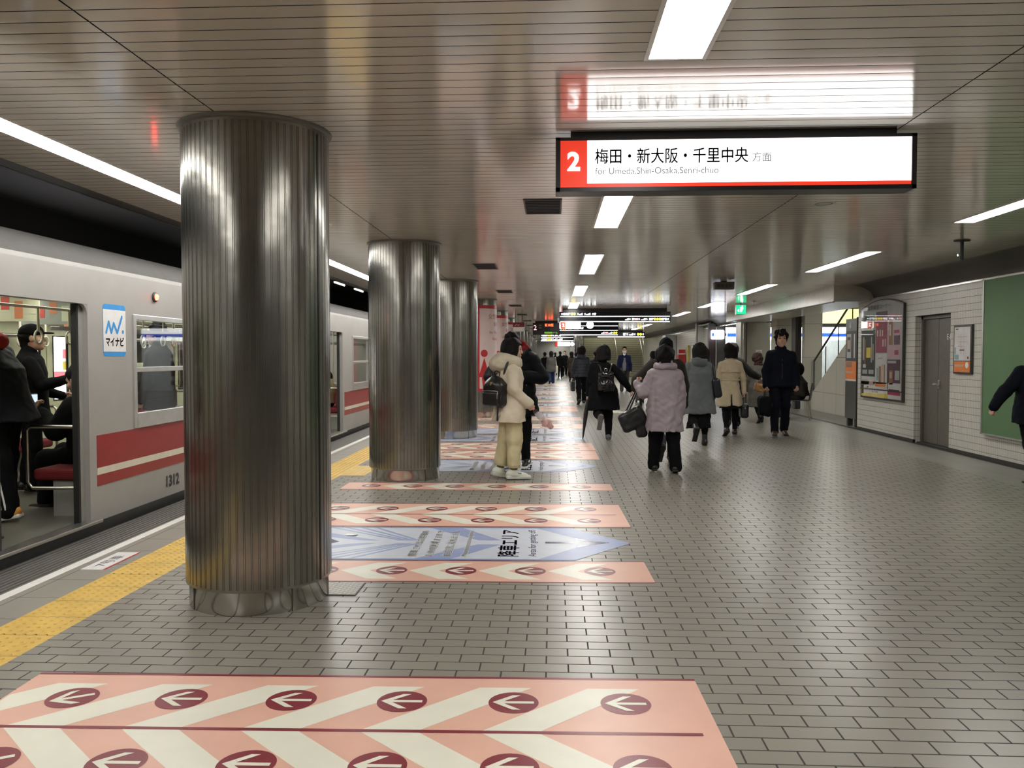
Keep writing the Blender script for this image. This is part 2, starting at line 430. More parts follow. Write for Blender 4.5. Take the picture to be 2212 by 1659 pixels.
# recess with the stairs and the shop on the right
stone = BRICK('pale_stone_panel', (.50, .485, .41), (.53, .51, .43), (.10, .095, .085), .95, .9, .004, axes='XZ', offset=0, rough=.35, bump=.2, phase=(.28, .0))
stone_y = BRICK('pale_stone_panel_side', (.50, .485, .41), (.53, .51, .43), (.10, .095, .085), .95, .9, .004, axes='YZ', offset=0, rough=.35, bump=.2)
rc = MB()
rc.box(6.77, 22.86, 0, 7.24, 23.1, 2.95, stone)
rc.box(6.33, 24.0, 0, 6.83, 24.6, 2.95, stone)
rc.box(12.0, 16.7, 0, 12.2, 34, 3.4, grey_wall)
rc.box(5.9, 31.6, 2.62, 12.2, 31.9, 3.4, dark)
rc.box(6.3, 16.75, 3.3, 12.2, 34, 3.4, beam_m)
rc.box(5.75, 33.9, 0, 12.2, 34.1, 3.4, grey_wall)
struct(rc, 'wall_recess')
st = MB(); st.box(6.60, 23.12, 0, 6.765, 23.5, 2.95, dark); st.box(6.63, 23.09, 0, 6.66, 23.12, 2.6, black); struct(st, 'trim_2', bevel=.006)

# door in the right wall
dm = M('door_grey_brown_paint', (.135, .122, .10), .45)
df = MB()
df.box(6.10, DY1-.005, 0, 6.19, DY1-.065, DZ, dm); df.box(6.10, DY0+.005, 0, 6.19, DY0+.06, DZ, dm); df.box(6.10, DY0, DZ-.06, 6.19, DY1, DZ-.002, dm); df.box(6.05, DY0+.01, .0, 6.19, DY1-.01, .02, dark)
dr_ = struct(df, 'door_1', bevel=.004)
def leaf(y0, y1):
    mb = MB(); mb.box(6.135, y0, .025, 6.175, y1, DZ-.065, dm); return mb.build('door_leaf', dr_, bevel=.003)
l1 = leaf(13.615, DY1-.07); l2 = leaf(DY0+.065, 13.605)
hb = MB(); hb.tube([(6.135, 13.56, .99), (6.095, 13.56, .99), (6.095, 13.51, .97)], .011, steel); hb.lathe([(.0, 0), (.028, 0), (.028, .01), (0, .012)], (6.13, 13.56, .98), steel, 16); hb.build('door_handle', l2)
hb = MB(); hb.tube([(6.135, 13.66, .99), (6.095, 13.66, .99), (6.095, 13.70, .985)], .011, steel); hb.build('door_handle', l1)
hb = MB(); hb.box(6.118, 13.535, .92, 6.137, 13.585, 1.06, steel); hb.build('lock_case', l2, bevel=.004)
tx = MB(); tx.text('E-D', (6.133, 13.33, 1.70), *XR, white_p, h=.085); tx.build('lettering', l2)

# ------------------------------------------------------------------ ceiling lights
lampw = EM('fluorescent_panel', (1.0, .985, .94), LAMP)
lamp_strip = EM('fluorescent_strip', (1.0, .985, .94), LAMP)
def make_light(wid, length, label, group, loc):
    t = thing('ceiling_light', label, 'ceiling light', loc, 0, group)
    f = MB(); z0, z1 = -.006, .03
    f.box(-wid/2-.02, -length-.02, z0, -wid/2, .02, z1, white_p); f.box(wid/2, -length-.02, z0, wid/2+.02, .02, z1, white_p)
    f.box(-wid/2, -length-.02, z0, wid/2, -length, z1, white_p); f.box(-wid/2, 0, z0, wid/2, .02, z1, white_p)
    f.build('frame', t)
    d = MB(); d.box(-wid/2, -length, -.004, wid/2, 0, .02, lampw); d.build('diffuser', t)
    return t
ORD = ['nearest', 'second', 'third', 'fourth', 'fifth', 'sixth', 'seventh', 'eighth', 'ninth', 'tenth', 'eleventh', 'twelfth', 'thirteenth', 'fourteenth', 'fifteenth', 'sixteenth', 'seventeenth', 'eighteenth', 'nineteenth', 'twentieth']
L0 = make_light(.235, 2.60, 'nearest glowing panel of the centre row, above the red-numbered sign', 'light panels along the middle of the ceiling', (.538, 3.77, HC))
for k in range(1, 16):
    dup(L0, (.538, 3.77+4.9*k, HC), label='glowing white ceiling panel, %s of the centre row' % ORD[k])
R0 = make_light(.19, 2.57, 'nearest glowing ceiling panel of the row by the tiled right wall', 'light panels along the right side of the ceiling', (4.06, 8.51, HC))
dup(R0, (4.06, 3.61, HC), label='glowing ceiling panel of the right row, over the near end of the platform')
for k in range(1, 10):
    dup(R0, (4.06, 8.51+4.9*k, HC), label='glowing ceiling panel, %s of the row by the tiled right wall' % ORD[k])
def tube_light(loc):
    t = thing('strip_light', 'white fluorescent fitting of the unbroken strip along the platform edge', 'strip light', loc, 0, 'fluorescent fittings of the platform edge strip')
    h = MB(); h.box(-.095, 0, .0, .095, 1.236, .05, white_p); h.build('housing', t)
    d = MB(); d.box(-.085, .003, -.003, .085, 1.233, .0, lamp_strip); d.build('diffuser', t)
    return t
T0 = tube_light((-3.161, 5.30-1.24*5, HC))
for k in range(1, 56): dup(T0, (-3.161, 5.30+1.24*(k-5), HC))

# air vents, speakers, hangers in the ceiling
vent_m = M('vent_dark_blue_grey', (.012, .013, .018), .6)
def vent(loc, label):
    t = thing('ceiling_vent', label, 'vent', loc, 0, 'dark vents in the ceiling')
    f = MB()
    for a in ((-.165, -.36, .165, -.345), (-.165, .345, .165, .36), (-.165, -.345, -.15, .345), (.15, -.345, .165, .345)): f.box(a[0], a[1], -.008, a[2], a[3], .012, dark)
    f.build('frame', t)
    g = MB(); g.box(-.15, -.345, -.001, .15, .345, .003, vent_m)
    for k in range(9): g.box(-.15, -.33+.078*k, -.005, .15, -.30+.078*k, .0, vent_m)
    g.build('grille', t)
    return t
V0 = vent((-.093, 7.44, HC), 'dark square ceiling vent beside the red-numbered hanging sign')
for k in range(9):
    dup(V0, (-1.0, 12.36+4.85*k, HC), label='dark ceiling vent, %s of the line beside the steel columns' % ORD[k])
def cspk(x, y, label):
    mb = MB(); mb.lathe([(0, -.006), (.09, -.006), (.10, -.002), (.105, .004)][::-1], (x, y, HC), beam_m, 32)
    mb.lathe([(.075, -.0065), (.07, -.009), (.065, -.0065)], (x, y, HC), dark, 32)
    tag(mb.build('ceiling_speaker'), label, 'speaker')
cspk(-2.33, 8.35, 'round flush ceiling speaker between the two nearest columns')
cspk(2.34, 7.4, 'round flush ceiling speaker behind the right end of the hanging sign')
hg = thing('ceiling_hanger', 'dark pipe hanger dropping from the ceiling near the green wall panel', 'hanger', (4.68, 9.85, HC))
mb = MB(); mb.lathe([(0, -.015), (.085, -.012), (.09, .002)][::-1], (0, 0, 0), dark, 24); mb.build('flange', hg)
mb = MB(); mb.cyl((0, 0, -.23), (0, 0, -.01), .020, dark); mb.build('pipe', hg)
mb = MB(); mb.cyl((-.045, 0, -.17), (-.02, 0, -.17), .012, chrome); mb.build('bolt', hg)
sp_ = thing('fire_sprinkler', 'small fire sprinkler head on the ceiling past the green exit sign', 'sprinkler', (4.864, 20.6, HC))
mb = MB(); mb.lathe([(0, -.02), (.06, -.012), (.065, .001)][::-1], (0, 0, 0), white_p, 20); mb.build('cover', sp_)
mb = MB(); mb.cyl((0, 0, -.07), (0, 0, -.01), .014, steel); mb.build('nozzle', sp_)
hsp = thing('hanging_speaker', 'dark grilled box hanging under the ceiling before the exit sign', 'speaker', (3.02, 15.0, HC))
mb = MB(); mb.prism([(-.17, -.10, -.02), (-.17, .10, -.02), (-.17, .06, -.15), (-.17, -.08, -.15)], (.34, 0, 0), M('speaker_brown_grey', (.10, .094, .08), .5)); mb.build('housing', hsp, bevel=.01)
mb = MB()
for k in range(4): mb.box(-.13+.068*k, -.095, -.12, -.085+.068*k, -.085, -.06, black)
mb.build('grille', hsp)
mb = MB(); mb.box(-.05, -.03, -.03, .05, .03, .0, dark); mb.build('bracket', hsp)
ex = thing('exit_sign', 'glowing green exit sign hanging under the ceiling on the right', 'exit sign', (4.78, 21.6, HC))
mb = MB(); mb.box(-.135, -.04, -.27, .135, .04, -.025, white_p); mb.box(-.02, -.02, -.03, .02, .02, 0, dark); mb.build('housing', ex, bevel=.006)
gm = EM('exit_green', (.01, .50, .22), .9); wm = EM('exit_white', (.9, 1, .95), 1.6)
mb = MB(); mb.poly([(-.125, -.042, -.262), (.125, -.042, -.262), (.125, -.042, -.033), (-.125, -.042, -.033)], gm)
mb.poly([(-.03, -.0435, -.21), (.02, -.0435, -.21), (.06, -.0435, -.10), (-.02, -.0435, -.08)], wm); mb.disc((.03, -.0435, -.065), (0, -1, 0), .018, wm, 16)
mb.poly([(-.10, -.0435, -.17), (-.05, -.0435, -.13), (-.05, -.0435, -.21)], wm); mb.build('face', ex)
# ------------------------------------------------------------------ steel columns
col_steel = M('column_stainless', (.30, .29, .262), .23, 1.0, var=.05, vscale=3, bump=1.0, bscale=2.4)
col_groove = M('column_groove_steel', (.10, .096, .086), .45, .8)
col_base = M('column_base_steel', (.48, .46, .42), .16, 1.0, var=.05)
def make_column(loc, label):
    t = thing('steel_column', label, 'column', loc, 0, 'ribbed steel columns along the platform', 'thing')
    mb = MB(); r = .42; N = 66
    mb.lathe([(r, .135), (r, .8), (r, 1.6), (r, 2.752)], (0, 0, 0), col_steel, 128)
    for i in range(N):
        for o in (-.0042, .0042):      # fine pairs of pressed grooves
            a = 2*PI*i/N + o/r; d = .0013/r
            mb.poly([((r+.0007)*math.cos(a-d), (r+.0007)*math.sin(a-d), .15), ((r+.0007)*math.cos(a+d), (r+.0007)*math.sin(a+d), .15), ((r+.0007)*math.cos(a+d), (r+.0007)*math.sin(a+d), 2.73), ((r+.0007)*math.cos(a-d), (r+.0007)*math.sin(a-d), 2.73)], col_groove)
    mb.build('casing', t)
    mb = MB(); mb.lathe([(.402, 0), (.402, .128), (.41, .134)], (0, 0, 0), col_base, 64)
    for k in range(4):
        a = R(45+90*k); mb.box(.4015*math.cos(a)-.003, .4015*math.sin(a)-.003, 0, .4015*math.cos(a)+.003, .4015*math.sin(a)+.003, .128, dark)
    mb.build('base_ring', t)
    mb = MB(); mb.lathe([(.416, 2.745), (.425, 2.748), (.438, 2.757), (.440, HC)], (0, 0, 0), M('collar_grey', (.16, .155, .14), .4, .5), 64); mb.build('top_collar', t)
    for a in (R(197), R(343)):
        mb = MB(); c, s_ = math.cos(a), math.sin(a); e = .006
        p = lambda rr, o: (rr*c - o*s_, rr*s_ + o*c)
        q = [p(.412, -e), p(.4225, -e), p(.4225, e), p(.412, e)]
        mb.prism([(x, y, .14) for x, y in q], (0, 0, 2.58), black); mb.build('seam', t)
    mb = MB(); mb.lathe([(.418, .93), (.426, .935), (.426, 2.29), (.418, 2.295)], (0, 0, 0), M('column_slot_grey', (.10, .10, .095), .35), 8, False, R(176), R(194)); mb.build('side_panel', t)
    return t
COLX = -1.76
lab = ['large ribbed steel column, nearest, with a floor cover plate beside it', 'ribbed steel column standing over the thin arrow strip, left of the woman in cream', 'ribbed steel column, third from the camera, without a poster',
       'steel column wrapped in a red poster, nearest of the poster columns', 'steel column wrapped in a red poster, second of the poster columns', 'steel column wrapped in a red poster, third of the poster columns']
C0 = make_column((COLX, 4.90, 0), lab[0])
CY = [4.90+4.93*k for k in range(14)]
for k in range(1, 14):
    dup(C0, (COLX, CY[k], 0), label=lab[k] if k < 6 else 'plain steel column far down the platform, %s of the columns beyond the red posters' % ['first', 'second', 'third', 'fourth', 'fifth', 'sixth', 'seventh', 'eighth'][k-6])
# curved posters round columns 4-6
red_p = M('poster_red', (.46, .018, .028), .35, var=.03); pink_p = M('poster_pale_pink', (.66, .54, .52), .35, var=.03); maroon = M('poster_maroon_ink', (.42, .04, .06), .4)
def clip_x(poly, a, b):
    def half(P, s, lim):
        out = []
        for i in range(len(P)):
            p, q = P[i], P[(i+1) % len(P)]
            ip, iq = s*(p[0]-lim) >= -1e-9, s*(q[0]-lim) >= -1e-9
            if ip: out.append(p)
            if ip != iq:
                t = (lim-p[0])/(q[0]-p[0]); out.append((lim, p[1]+t*(q[1]-p[1])))
        return out
    P = half(poly, 1, a)
    return half(P, -1, b) if len(P) > 2 else []
def wrap_poster(loc, label):
    t = thing('wrap_poster', label, 'poster', loc, 0, 'red posters wrapped round the columns')
    def panel(name, polys):
        mb = MB()
        mb.map = lambda p: Vector(((.4235+p.z)*math.cos(p.x/.4235), (.4235+p.z)*math.sin(p.x/.4235), p.y))
        for P, mat, lift in polys:
            x0, x1 = min(p[0] for p in P), max(p[0] for p in P); k = max(1, int((x1-x0)/.03)); 
            for i in range(k):
                q = clip_x(P, x0+(x1-x0)*i/k, x0+(x1-x0)*(i+1)/k)
                if len(q) > 2: mb.add([(x, y, lift) for x, y in q], [tuple(range(len(q)))], mat)
        return mb, name
    circ = lambda cx, cy, r, n=20: [(cx+r*math.cos(2*PI*i/n), cy+r*math.sin(2*PI*i/n)) for i in range(n)]
    W = .74
    mb, nm = panel('sheet', [([(-W, .62), (W, .62), (W, 2.62), (-W, 2.62)], red_p, 0.0), ([(-W+.13, .68), (W-.13, .68), (W-.13, 2.54), (-W+.13, 2.54)], pink_p, .002)])
    mb.build(nm, t)
    for sgn in (-1, 1):
        cx = sgn*.50
        mb, nm = panel('pictogram', [(circ(cx, 1.50, .085), red_p, .004), ([(cx, 1.40), (cx+.135*1, .95), (cx-.135, .95)][::-1], red_p, .004), ([(cx-.06, .96), (cx-.03, .66), (cx+.03, .66), (cx+.06, .96)], red_p, .0045)])
        mb.build(nm, t)
    mb = MB(); mb.map = lambda p: Vector(((.4235+.005)*math.cos(p.x/.4235), (.4235+.005)*math.sin(p.x/.4235), p.y))
    XP = ((1, 0, 0), (0, 1, 0))
    for s_, y_, h_ in (('女性専用車両', 2.30, .125), ('乗車位置', 2.13, .11), ('for Women Only', 1.93, .095), ('Boarding Area', 1.79, .085)): mb.text(s_, (0, y_, 0), *XP, maroon, h=h_, align='C')
    mb.build('lettering', t)
    return t
W0 = wrap_poster((COLX, CY[3], 0), 'red poster of a woman pictogram on the nearest of the wrapped columns')
dup(W0, (COLX, CY[4], 0), label='red poster of a woman pictogram on the middle of the wrapped columns')
dup(W0, (COLX, CY[5], 0), label='red poster of a woman pictogram on the farthest of the wrapped columns')

# ------------------------------------------------------------------ train
body_m = M('train_aluminium', (.42, .41, .39), .5, .3, var=.05, vscale=2.5)
skirt_m = M('train_skirt_grey', (.10, .10, .10), .5)
stripe_r = M('train_stripe_red', (.30, .025, .028), .35); stripe_w = M('train_stripe_cream', (.74, .70, .58), .4)
inner_m = M('train_lining_cream', (.62, .64, .44), .4); inner_g = M('train_lining_grey', (.30, .30, .28), .45)
seat_m = M('seat_red_moquette', (.16, .008, .012), .8, bump=.3, bscale=200); floor_m = M('train_floor', (.115, .11, .09), .4)
glass = GLASS('window_glass'); alu = M('window_frame_alu', (.62, .62, .60), .3, .7)
roof_m = M('train_roof_grey', (.10, .095, .09), .75)
YA, YB = -1.7, 17.9; RE = [2.485+4.085*k for k in range(4)]; DW = 1.15; DB, DT = .10, 1.865
WIN = [(r+.765, r+2.175) for r in RE] + [(-.9, .55)]; WB, WT = .86, 1.775
def wall_grid(mb, X0, X1, y0, y1, z0, z1, holes, mat_o, mat_i):
    ys = sorted({y0, y1, *[h[0] for h in holes], *[h[1] for h in holes]}); zs = sorted({z0, z1, *[h[2] for h in holes], *[h[3] for h in holes]})
    for a, b in zip(ys, ys[1:]):
        for c, d in zip(zs, zs[1:]):
            ym, zm = (a+b)/2, (c+d)/2
            if any(h[0] < ym < h[1] and h[2] < zm < h[3] for h in holes): continue
            mb.poly([(X0, a, c), (X0, b, c), (X0, b, d), (X0, a, d)], mat_o)
            mb.poly([(X1, a, c), (X1, a, d), (X1, b, d), (X1, b, c)], mat_i)
    for (a, b, c, d) in holes:
        for P in ([(X0, a, c), (X1, a, c), (X1, a, d), (X0, a, d)], [(X0, b, c), (X0, b, d), (X1, b, d), (X1, b, c)], [(X0, a, d), (X1, a, d), (X1, b, d), (X0, b, d)], [(X0, a, c), (X0, b, c), (X1, b, c), (X1, a, c)]): mb.poly(P, mat_o)
TW = 2.60          # body width
def make_car(y0, label):
    t = thing('subway_train', label, 'train', (-3.76, y0, 0))
    dh = [(r-DW, r, DB, DT) for r in RE]; wh = [(a, b, WB, WT) for a, b in WIN]
    mb = MB()
    wall_grid(mb, 0, -.10, YA, YB, .08, 2.15, dh+wh, body_m, inner_m)
    oh = [(r-DW, r, DB, DT) for r in RE]
    wall_grid(mb, -TW, -TW+.10, YA, YB, -.15, 2.15, oh+wh, body_m, inner_m)
    K = 12; pr_ = [(-.55+.55*math.sin(PI/2*(1-k/K)), 2.15+.34*(1-math.sin(PI/2*(1-k/K)))**.0 * math.cos(PI/2*(1-k/K))) for k in range(K+1)]
    pr_ = [(-.42+.42*math.cos(PI/2*k/K), 2.15+.26*math.sin(PI/2*k/K)) for k in range(K+1)] + [(-.9, 2.47), (-TW/2, 2.50)]
    pr_ = pr_ + [(-TW-x, z) for x, z in pr_[::-1][1:]]; n = len(pr_)
    nb = 1
    v = [(x, YA, z) for x, z in pr_] + [(x, YB, z) for x, z in pr_]
    mb.add(v, [(i, i+n, i+n+1, i+1) for i in range(n-1) if i < nb or i >= n-1-nb], body_m, True)
    mb.add(v, [(i, i+n, i+n+1, i+1) for i in range(n-1) if nb <= i < n-1-nb], roof_m, True)
    for y in (YA, YB):
        mb.poly([(-TW, y, -.15), (0, y, -.15), (0, y, 2.15), (-TW, y, 2.15)], body_m); mb.poly([(x, y, z) for x, z in pr_], body_m)
    mb.box(-.12, YA, -.6, -TW+.02, YB, -.15, skirt_m)
    mb.poly([(0, YA, .08), (-.09, YA, -.35), (-.09, YB, -.35), (0, YB, .08)], skirt_m)  # dark reflection of the tucked-in lower body is put into this grey
    mb.build('body', t)
    mb = MB(); mb.box(-TW+.1, YA+.05, .03, -.02, YB-.05, .10, floor_m); mb.build('floor_panel', t)
    mb = MB(); mb.box(-TW+.1, YA+.05, 2.05, -.1, YB-.05, 2.12, inner_m); mb.box(-.55, YA+.1, 1.93, -.1, YB-.1, 2.06, inner_m); mb.box(-TW+.1, YA+.1, 1.93, -TW+.55, YB-.1, 2.06, inner_m); mb.build('ceiling_panel', t)
    lm = EM('train_light', (1, 1, .90), 5.5)
    for xx in (-.95, -TW+.95):
        mb = MB(); mb.box(xx-.06, YA+.4, 2.035, xx+.06, YB-.4, 2.052, lm); mb.build('light_tube', t)
    # stripes, windows, doors
    edges = [(YA, RE[0]-DW)] + [(RE[k], RE[k+1]-DW) for k in range(3)] + [(RE[3], YB)]
    for k, (a, b) in enumerate(edges):
        a2, b2 = (a+.002 if k == 0 else a+.105), (b-.002 if k == 4 else b-.105)
        mb = MB(); mb.box(-.001, a2, .37, .003, b2, .462, stripe_r); mb.box(-.001, a2, .462, .0032, b2, .520, stripe_w); mb.box(-.001, a2, .520, .003, b2, .79, stripe_r); mb.build('stripe', t)
    for a, b in WIN:
        f = MB(); o = .045
        for X in (0.0,):
            f.box(-.03, a-o, WB-o-.02, .012, a+.012, WT+o, alu); f.box(-.03, b-.012, WB-o-.02, .012, b+o, WT+o, alu)
            f.box(-.03, a, WT-.005, .012, b, WT+o, alu); f.box(-.03, a, WB-o-.02, .016, b, WB+.07, alu); f.box(-.045, a, 1.30, .006, b, 1.345, alu)
        fr = f.build('window_frame', t, bevel=.006)
        g = MB(); g.poly([(-.03, a, WB), (-.03, b, WB), (-.03, b, WT), (-.03, a, WT)], glass); g.build('pane', fr)
        f = MB(); X = -TW
        f.box(X+.06, a-.01, WB, X+.11, a+.03, WT, inner_m); f.box(X+.06, b-.03, WB, X+.11, b+.01, WT, inner_m); f.box(X+.06, a, 1.28, X+.11, b, 1.34, inner_m)
        fr = f.build('window_frame', t)
        g = MB(); g.poly([(X+.07, a, WB), (X+.07, a, WT), (X+.07, b, WT), (X+.07, b, WB)], glass); g.build('pane', fr)
    for r in RE:
        for y_a, y_b, ed in ((r-.075, r+.45, r-.075), (r-DW-.45, r-DW+.075, r-DW+.075)):
            mb = MB(); mb.box(-.075, y_a, DB, -.045, y_b, DT, alu)
            s_ = -1 if ed == y_a else 1
            mb.box(-.08, min(ed, ed+s_*.028), DB, -.035, max(ed, ed+s_*.028), DT-.002, rubber); mb.build('door', t)
        mb = MB(); mb.box(-.06, r-DW-.08, DB-.022, .055, r+.09, DB+.004, steel); mb.build('door_step', t, bevel=.004)
        # rounded upper corners of the opening
        for sgn, yy in ((-1, r), (1, r-DW)):
            mb = MB(); rr = .085; P = [(-.003, yy, DT)] + [(-.003, yy+sgn*rr*(1-math.sin(PI/2*k/6)), DT-rr*(1-math.cos(PI/2*k/6))) for k in range(7)]
            mb.prism(P, (-.03, 0, 0), body_m); mb.build('corner_trim', t)
        # closed doors of the far side with their windows
        X = -TW
        for a, b in ((r-DW, r-DW/2-.006), (r-DW/2+.006, r)):
            mb = MB(); wall_grid(mb, X+.03, X+.06, a, b, DB, DT, [(a+.12, b-.12, .88, 1.70)], inner_m, inner_m)
            d = mb.build('door', t)
            g = MB(); g.poly([(X+.045, a+.12, .88), (X+.045, a+.12, 1.70), (X+.045, b-.12, 1.70), (X+.045, b-.12, .88)], glass); g.build('pane', d)
            mb = MB(); mb.box(X+.058, a+.12, .88, X+.068, a+.135, 1.70, rubber); mb.box(X+.058, b-.135, .88, X+.068, b-.12, 1.70, rubber); mb.box(X+.058, a+.12, 1.685, X+.068, b-.12, 1.70, rubber); mb.box(X+.058, a+.12, .88, X+.068, b-.12, .895, rubber); mb.build('seal', d)
    # interior furniture between the doors
    for k, (a, b) in enumerate(edges):
        s0, s1 = a+.18, b-.18
        if s1-s0 < .9: continue
        for side in (0, 1):
            fx = (lambda x: x) if side == 0 else (lambda x: -TW-x)
            def bx(mb, x0, y0_, z0, x1, y1_, z1, m): X0, X1 = sorted((fx(x0), fx(x1))); mb.box(X0, y0_, z0, X1, y1_, z1, m)
            mb = MB(); bx(mb, -.12, s0, .40, -.60, s1, .50, seat_m); mb.build('seat_cushion', t, bevel=.03, seg=3)
            mb = MB(); bx(mb, -.11, s0, .52, -.19, s1, .90, seat_m); mb.build('seat_back', t, bevel=.03, seg=3)
            mb = MB(); bx(mb, -.12, s0+.03, .10, -.44, s1-.03, .40, inner_g); mb.build('heater_box', t)
            for y_ in (s0-.06, s1+.06):
                P = [(-.11, .86), (-.57, .86), (-.60, .83), (-.60, .40), (-.56, .35), (-.11, .35)]
                mb = MB(); mb.tube([(fx(x), y_, z) for x, z in P], .015, steel, 10)
                mb.tube([(fx(-.11), y_, .95), (fx(-.19), y_, .95), (fx(-.20), y_, .98), (fx(-.20), y_, 1.9)], .012, steel, 8); mb.build('seat_guard', t)
            mb = MB(); bx(mb, -.12, s0, 1.66, -.42, s1, 1.69, inner_g); mb.tube([(fx(-.42), s0, 1.68), (fx(-.42), s1, 1.68)], .015, steel); mb.build('luggage_rack', t)
            mb = MB(); mb.tube([(fx(-.62), max(s0-.82, YA+.12), 1.86), (fx(-.62), min(s1+.82, YB-.12), 1.86)], .012, steel); mb.build('grab_rail', t)
            if k in (1, 2, 3):
                for q in range(6):
                    y_ = s0+.15+(s1-s0-.3)*q/5
                    mb = MB(); mb.box(fx(-.62)-.003, y_-.016, 1.66, fx(-.62)+.003, y_+.016, 1.87, stripe_w)
                    h = mb.build('hand_strap', t)
                    mb = MB(); mb.tube([(fx(-.62)+.0, y_+.052*math.cos(2*PI*i/16), 1.61+.055*math.sin(2*PI*i/16)) for i in range(16)], .009, stripe_w, 6, True); mb.build('ring', h)
    for r in RE[1:]:
        mb = MB(); mb.tube([(-1.30, r+.25, .1), (-1.30, r+.25, 2.05)], .017, steel, 10); mb.build('pole', t)
        for q in range(3):
            y_ = r-DW+.2+.36*q
            mb = MB(); mb.box(-.753, y_-.016, 1.66, -.747, y_+.016, 2.05, stripe_w); h = mb.build('hand_strap', t)
            mb = MB(); mb.tube([(-.75, y_+.052*math.cos(2*PI*i/16), 1.61+.055*math.sin(2*PI*i/16)) for i in range(16)], .009, stripe_w, 6, True); mb.build('ring', h)
    # hanging adverts inside
    adc = [M('advert_orange', (.60, .22, .10), .5), M('advert_pale_green', (.55, .58, .42), .5), M('advert_grey', (.32, .34, .30), .5), M('advert_red', (.55, .07, .05), .5)]
    for k in range(7):
        y_ = 4.6+.75*k; mb = MB(); mb.box(-1.72, y_, 1.77, -1.05, y_+.004, 2.05, adc[k % 3])
        for q in range(5): mb.box(-1.68+.13*q, y_-.003, 1.80+.04*(q % 3), -1.60+.13*q, y_-.001, 2.0-.04*(q % 2), adc[(k+q+1) % 4])
        mb.build('hanging_advert', t)
    # red lamp, advert stickers, number
    mb = MB(); mb.lathe([(.047, 0), (.047, .012), (.035, .02)], (0, 0, 0), dark, 20); mb.map = None
    lampo = MB(); lampo.map = lambda p: Vector((p.z, p.x+7.706, p.y+2.0)); lampo.lathe([(.047, .0), (.047, .014), (.034, .022)], (0, 0, 0), dark, 20); lo = lampo.build('side_lamp', t)
    lens = MB(); lens.map = lampo.map; lens.lathe([(.033, .016), (.026, .032), (.012, .041), (0, .043)], (0, 0, 0), EM('lamp_red_glow', (1, .05, .03), 9.0), 16); lens.build('lens', lo)
    return t
car = make_car(0.0, 'silver subway train with red side stripes and open doors at the platform')
# advert stickers and car number of the visible car
ad_blue = M('sticker_blue', (.04, .30, .72), .4); ad_white = M('sticker_white', (.78, .78, .77), .35); ink = M('sticker_ink', (.02, .02, .03), .4)
mb = MB(); y0, y1, z0, z1 = 6.80, 7.165, 1.445, 1.885
def rrect(y0, y1, z0, z1, r, X, n=5):
    P = []
    for cy, cz, a in ((y1-r, z1-r, 0), (y0+r, z1-r, 90), (y0+r, z0+r, 180), (y1-r, z0+r, 270)): P += [(X, cy+r*math.cos(R(a+90*i/n)), cz+r*math.sin(R(a+90*i/n))) for i in range(n+1)]
    return P
mb.prism(rrect(y0, y1, z0, z1, .035, 0.0), (.002, 0, 0), ad_blue)
mb.poly([(.003, y0, z0+.038), (.003, y1, z0+.038), (.003, y1, z1-.045), (.003, y0, z1-.045)], ad_white)
mb.stroke([(.0035, 6.845, 1.645), (.0035, 6.885, 1.735), (.0035, 6.925, 1.645), (.0035, 6.965, 1.725), (.0035, 7.02, 1.645), (.0035, 7.10, 1.785)], (1, 0, 0), .0135, ad_blue)
mb.disc((.0045, 7.115, 1.655), (1, 0, 0), .017, ad_blue, 16)
mb.text('マイナビ', (.004, 6.838, 1.53), *XL, ink, h=.075, w=.29, heavy=.003)
mb.build('advert_sticker', car)
mb = MB(); mb.text('1312', (.004, 7.895, .165), *XL, ink, h=.115, bold=.03); mb.build('car_number', car)
mb = MB(); nb_ = M('sticker_navy', (.03, .035, .22), .4)
mb.prism(rrect(13.20, 13.50, 1.55, 1.90, .02, 0.0), (.002, 0, 0), nb_); mb.text('M', (.004, 13.26, 1.66), *XL, ad_white, h=.17, w=.17, bold=.06); mb.box(.002, 13.25, 1.585, .004, 13.45, 1.62, ad_white); mb.build('line_sticker', car)
car2 = dup(car, (-3.76, 19.9, 0), label='silver subway train car farther along, hidden mostly behind the columns')
# lit adverts on the wall across the track
adw = EM('lightbox_white', (1, 1, 1), 2.6); adr = EM('lightbox_red', (1, .12, .14), 1.5); adp = EM('lightbox_purple', (.45, .2, .75), 1.0); adn = EM('lightbox_slate', (.12, .16, .28), 1.0); ado = EM('lightbox_olive', (.45, .35, .05), 1.0)
def lightbox(y, wd, label, parts):
    t = thing('advert_lightbox', label, 'lit advert', (-7.88, y, 0), 0, 'lit adverts on the wall across the track')
    mb = MB(); mb.box(0, -wd/2, -.25, .12, wd/2, 2.35, dark); mb.build('housing', t)
    mb = MB(); mb.poly([(.122, -wd/2+.04, -.2), (.122, wd/2-.04, -.2), (.122, wd/2-.04, 2.3), (.122, -wd/2+.04, 2.3)], adw)
    for a, b, c, d, m in parts: mb.poly([(.124, a, c), (.124, b, c), (.124, b, d), (.124, a, d)], m)
    mb.build('face', t); return t
lightbox(12.55, 1.4, 'lit white advert with a red band across the track', [(-.6, .6, 1.10, 1.20, adr), (-.6, .5, 1.76, 1.84, adn), (.28, .36, 1.40, 1.55, adr), (.28, .36, 1.22, 1.36, ado), (-.2, -.15, 1.32, 1.44, adn), (-.05, -.02, 1.25, 1.45, adn)])
lightbox(11.0, 1.3, 'lit white and purple advert across the track', [(-.5, .6, 1.4, 1.75, adp), (.2, .6, 1.45, 1.7, adr), (-.5, 0, .4, .9, adn)])
lightbox(18.5, 1.3, 'lit white advert with a slate heading across the track', [(-.5, .6, 1.9, 2.1, adn), (.2, .6, .6, 1.0, adr)])
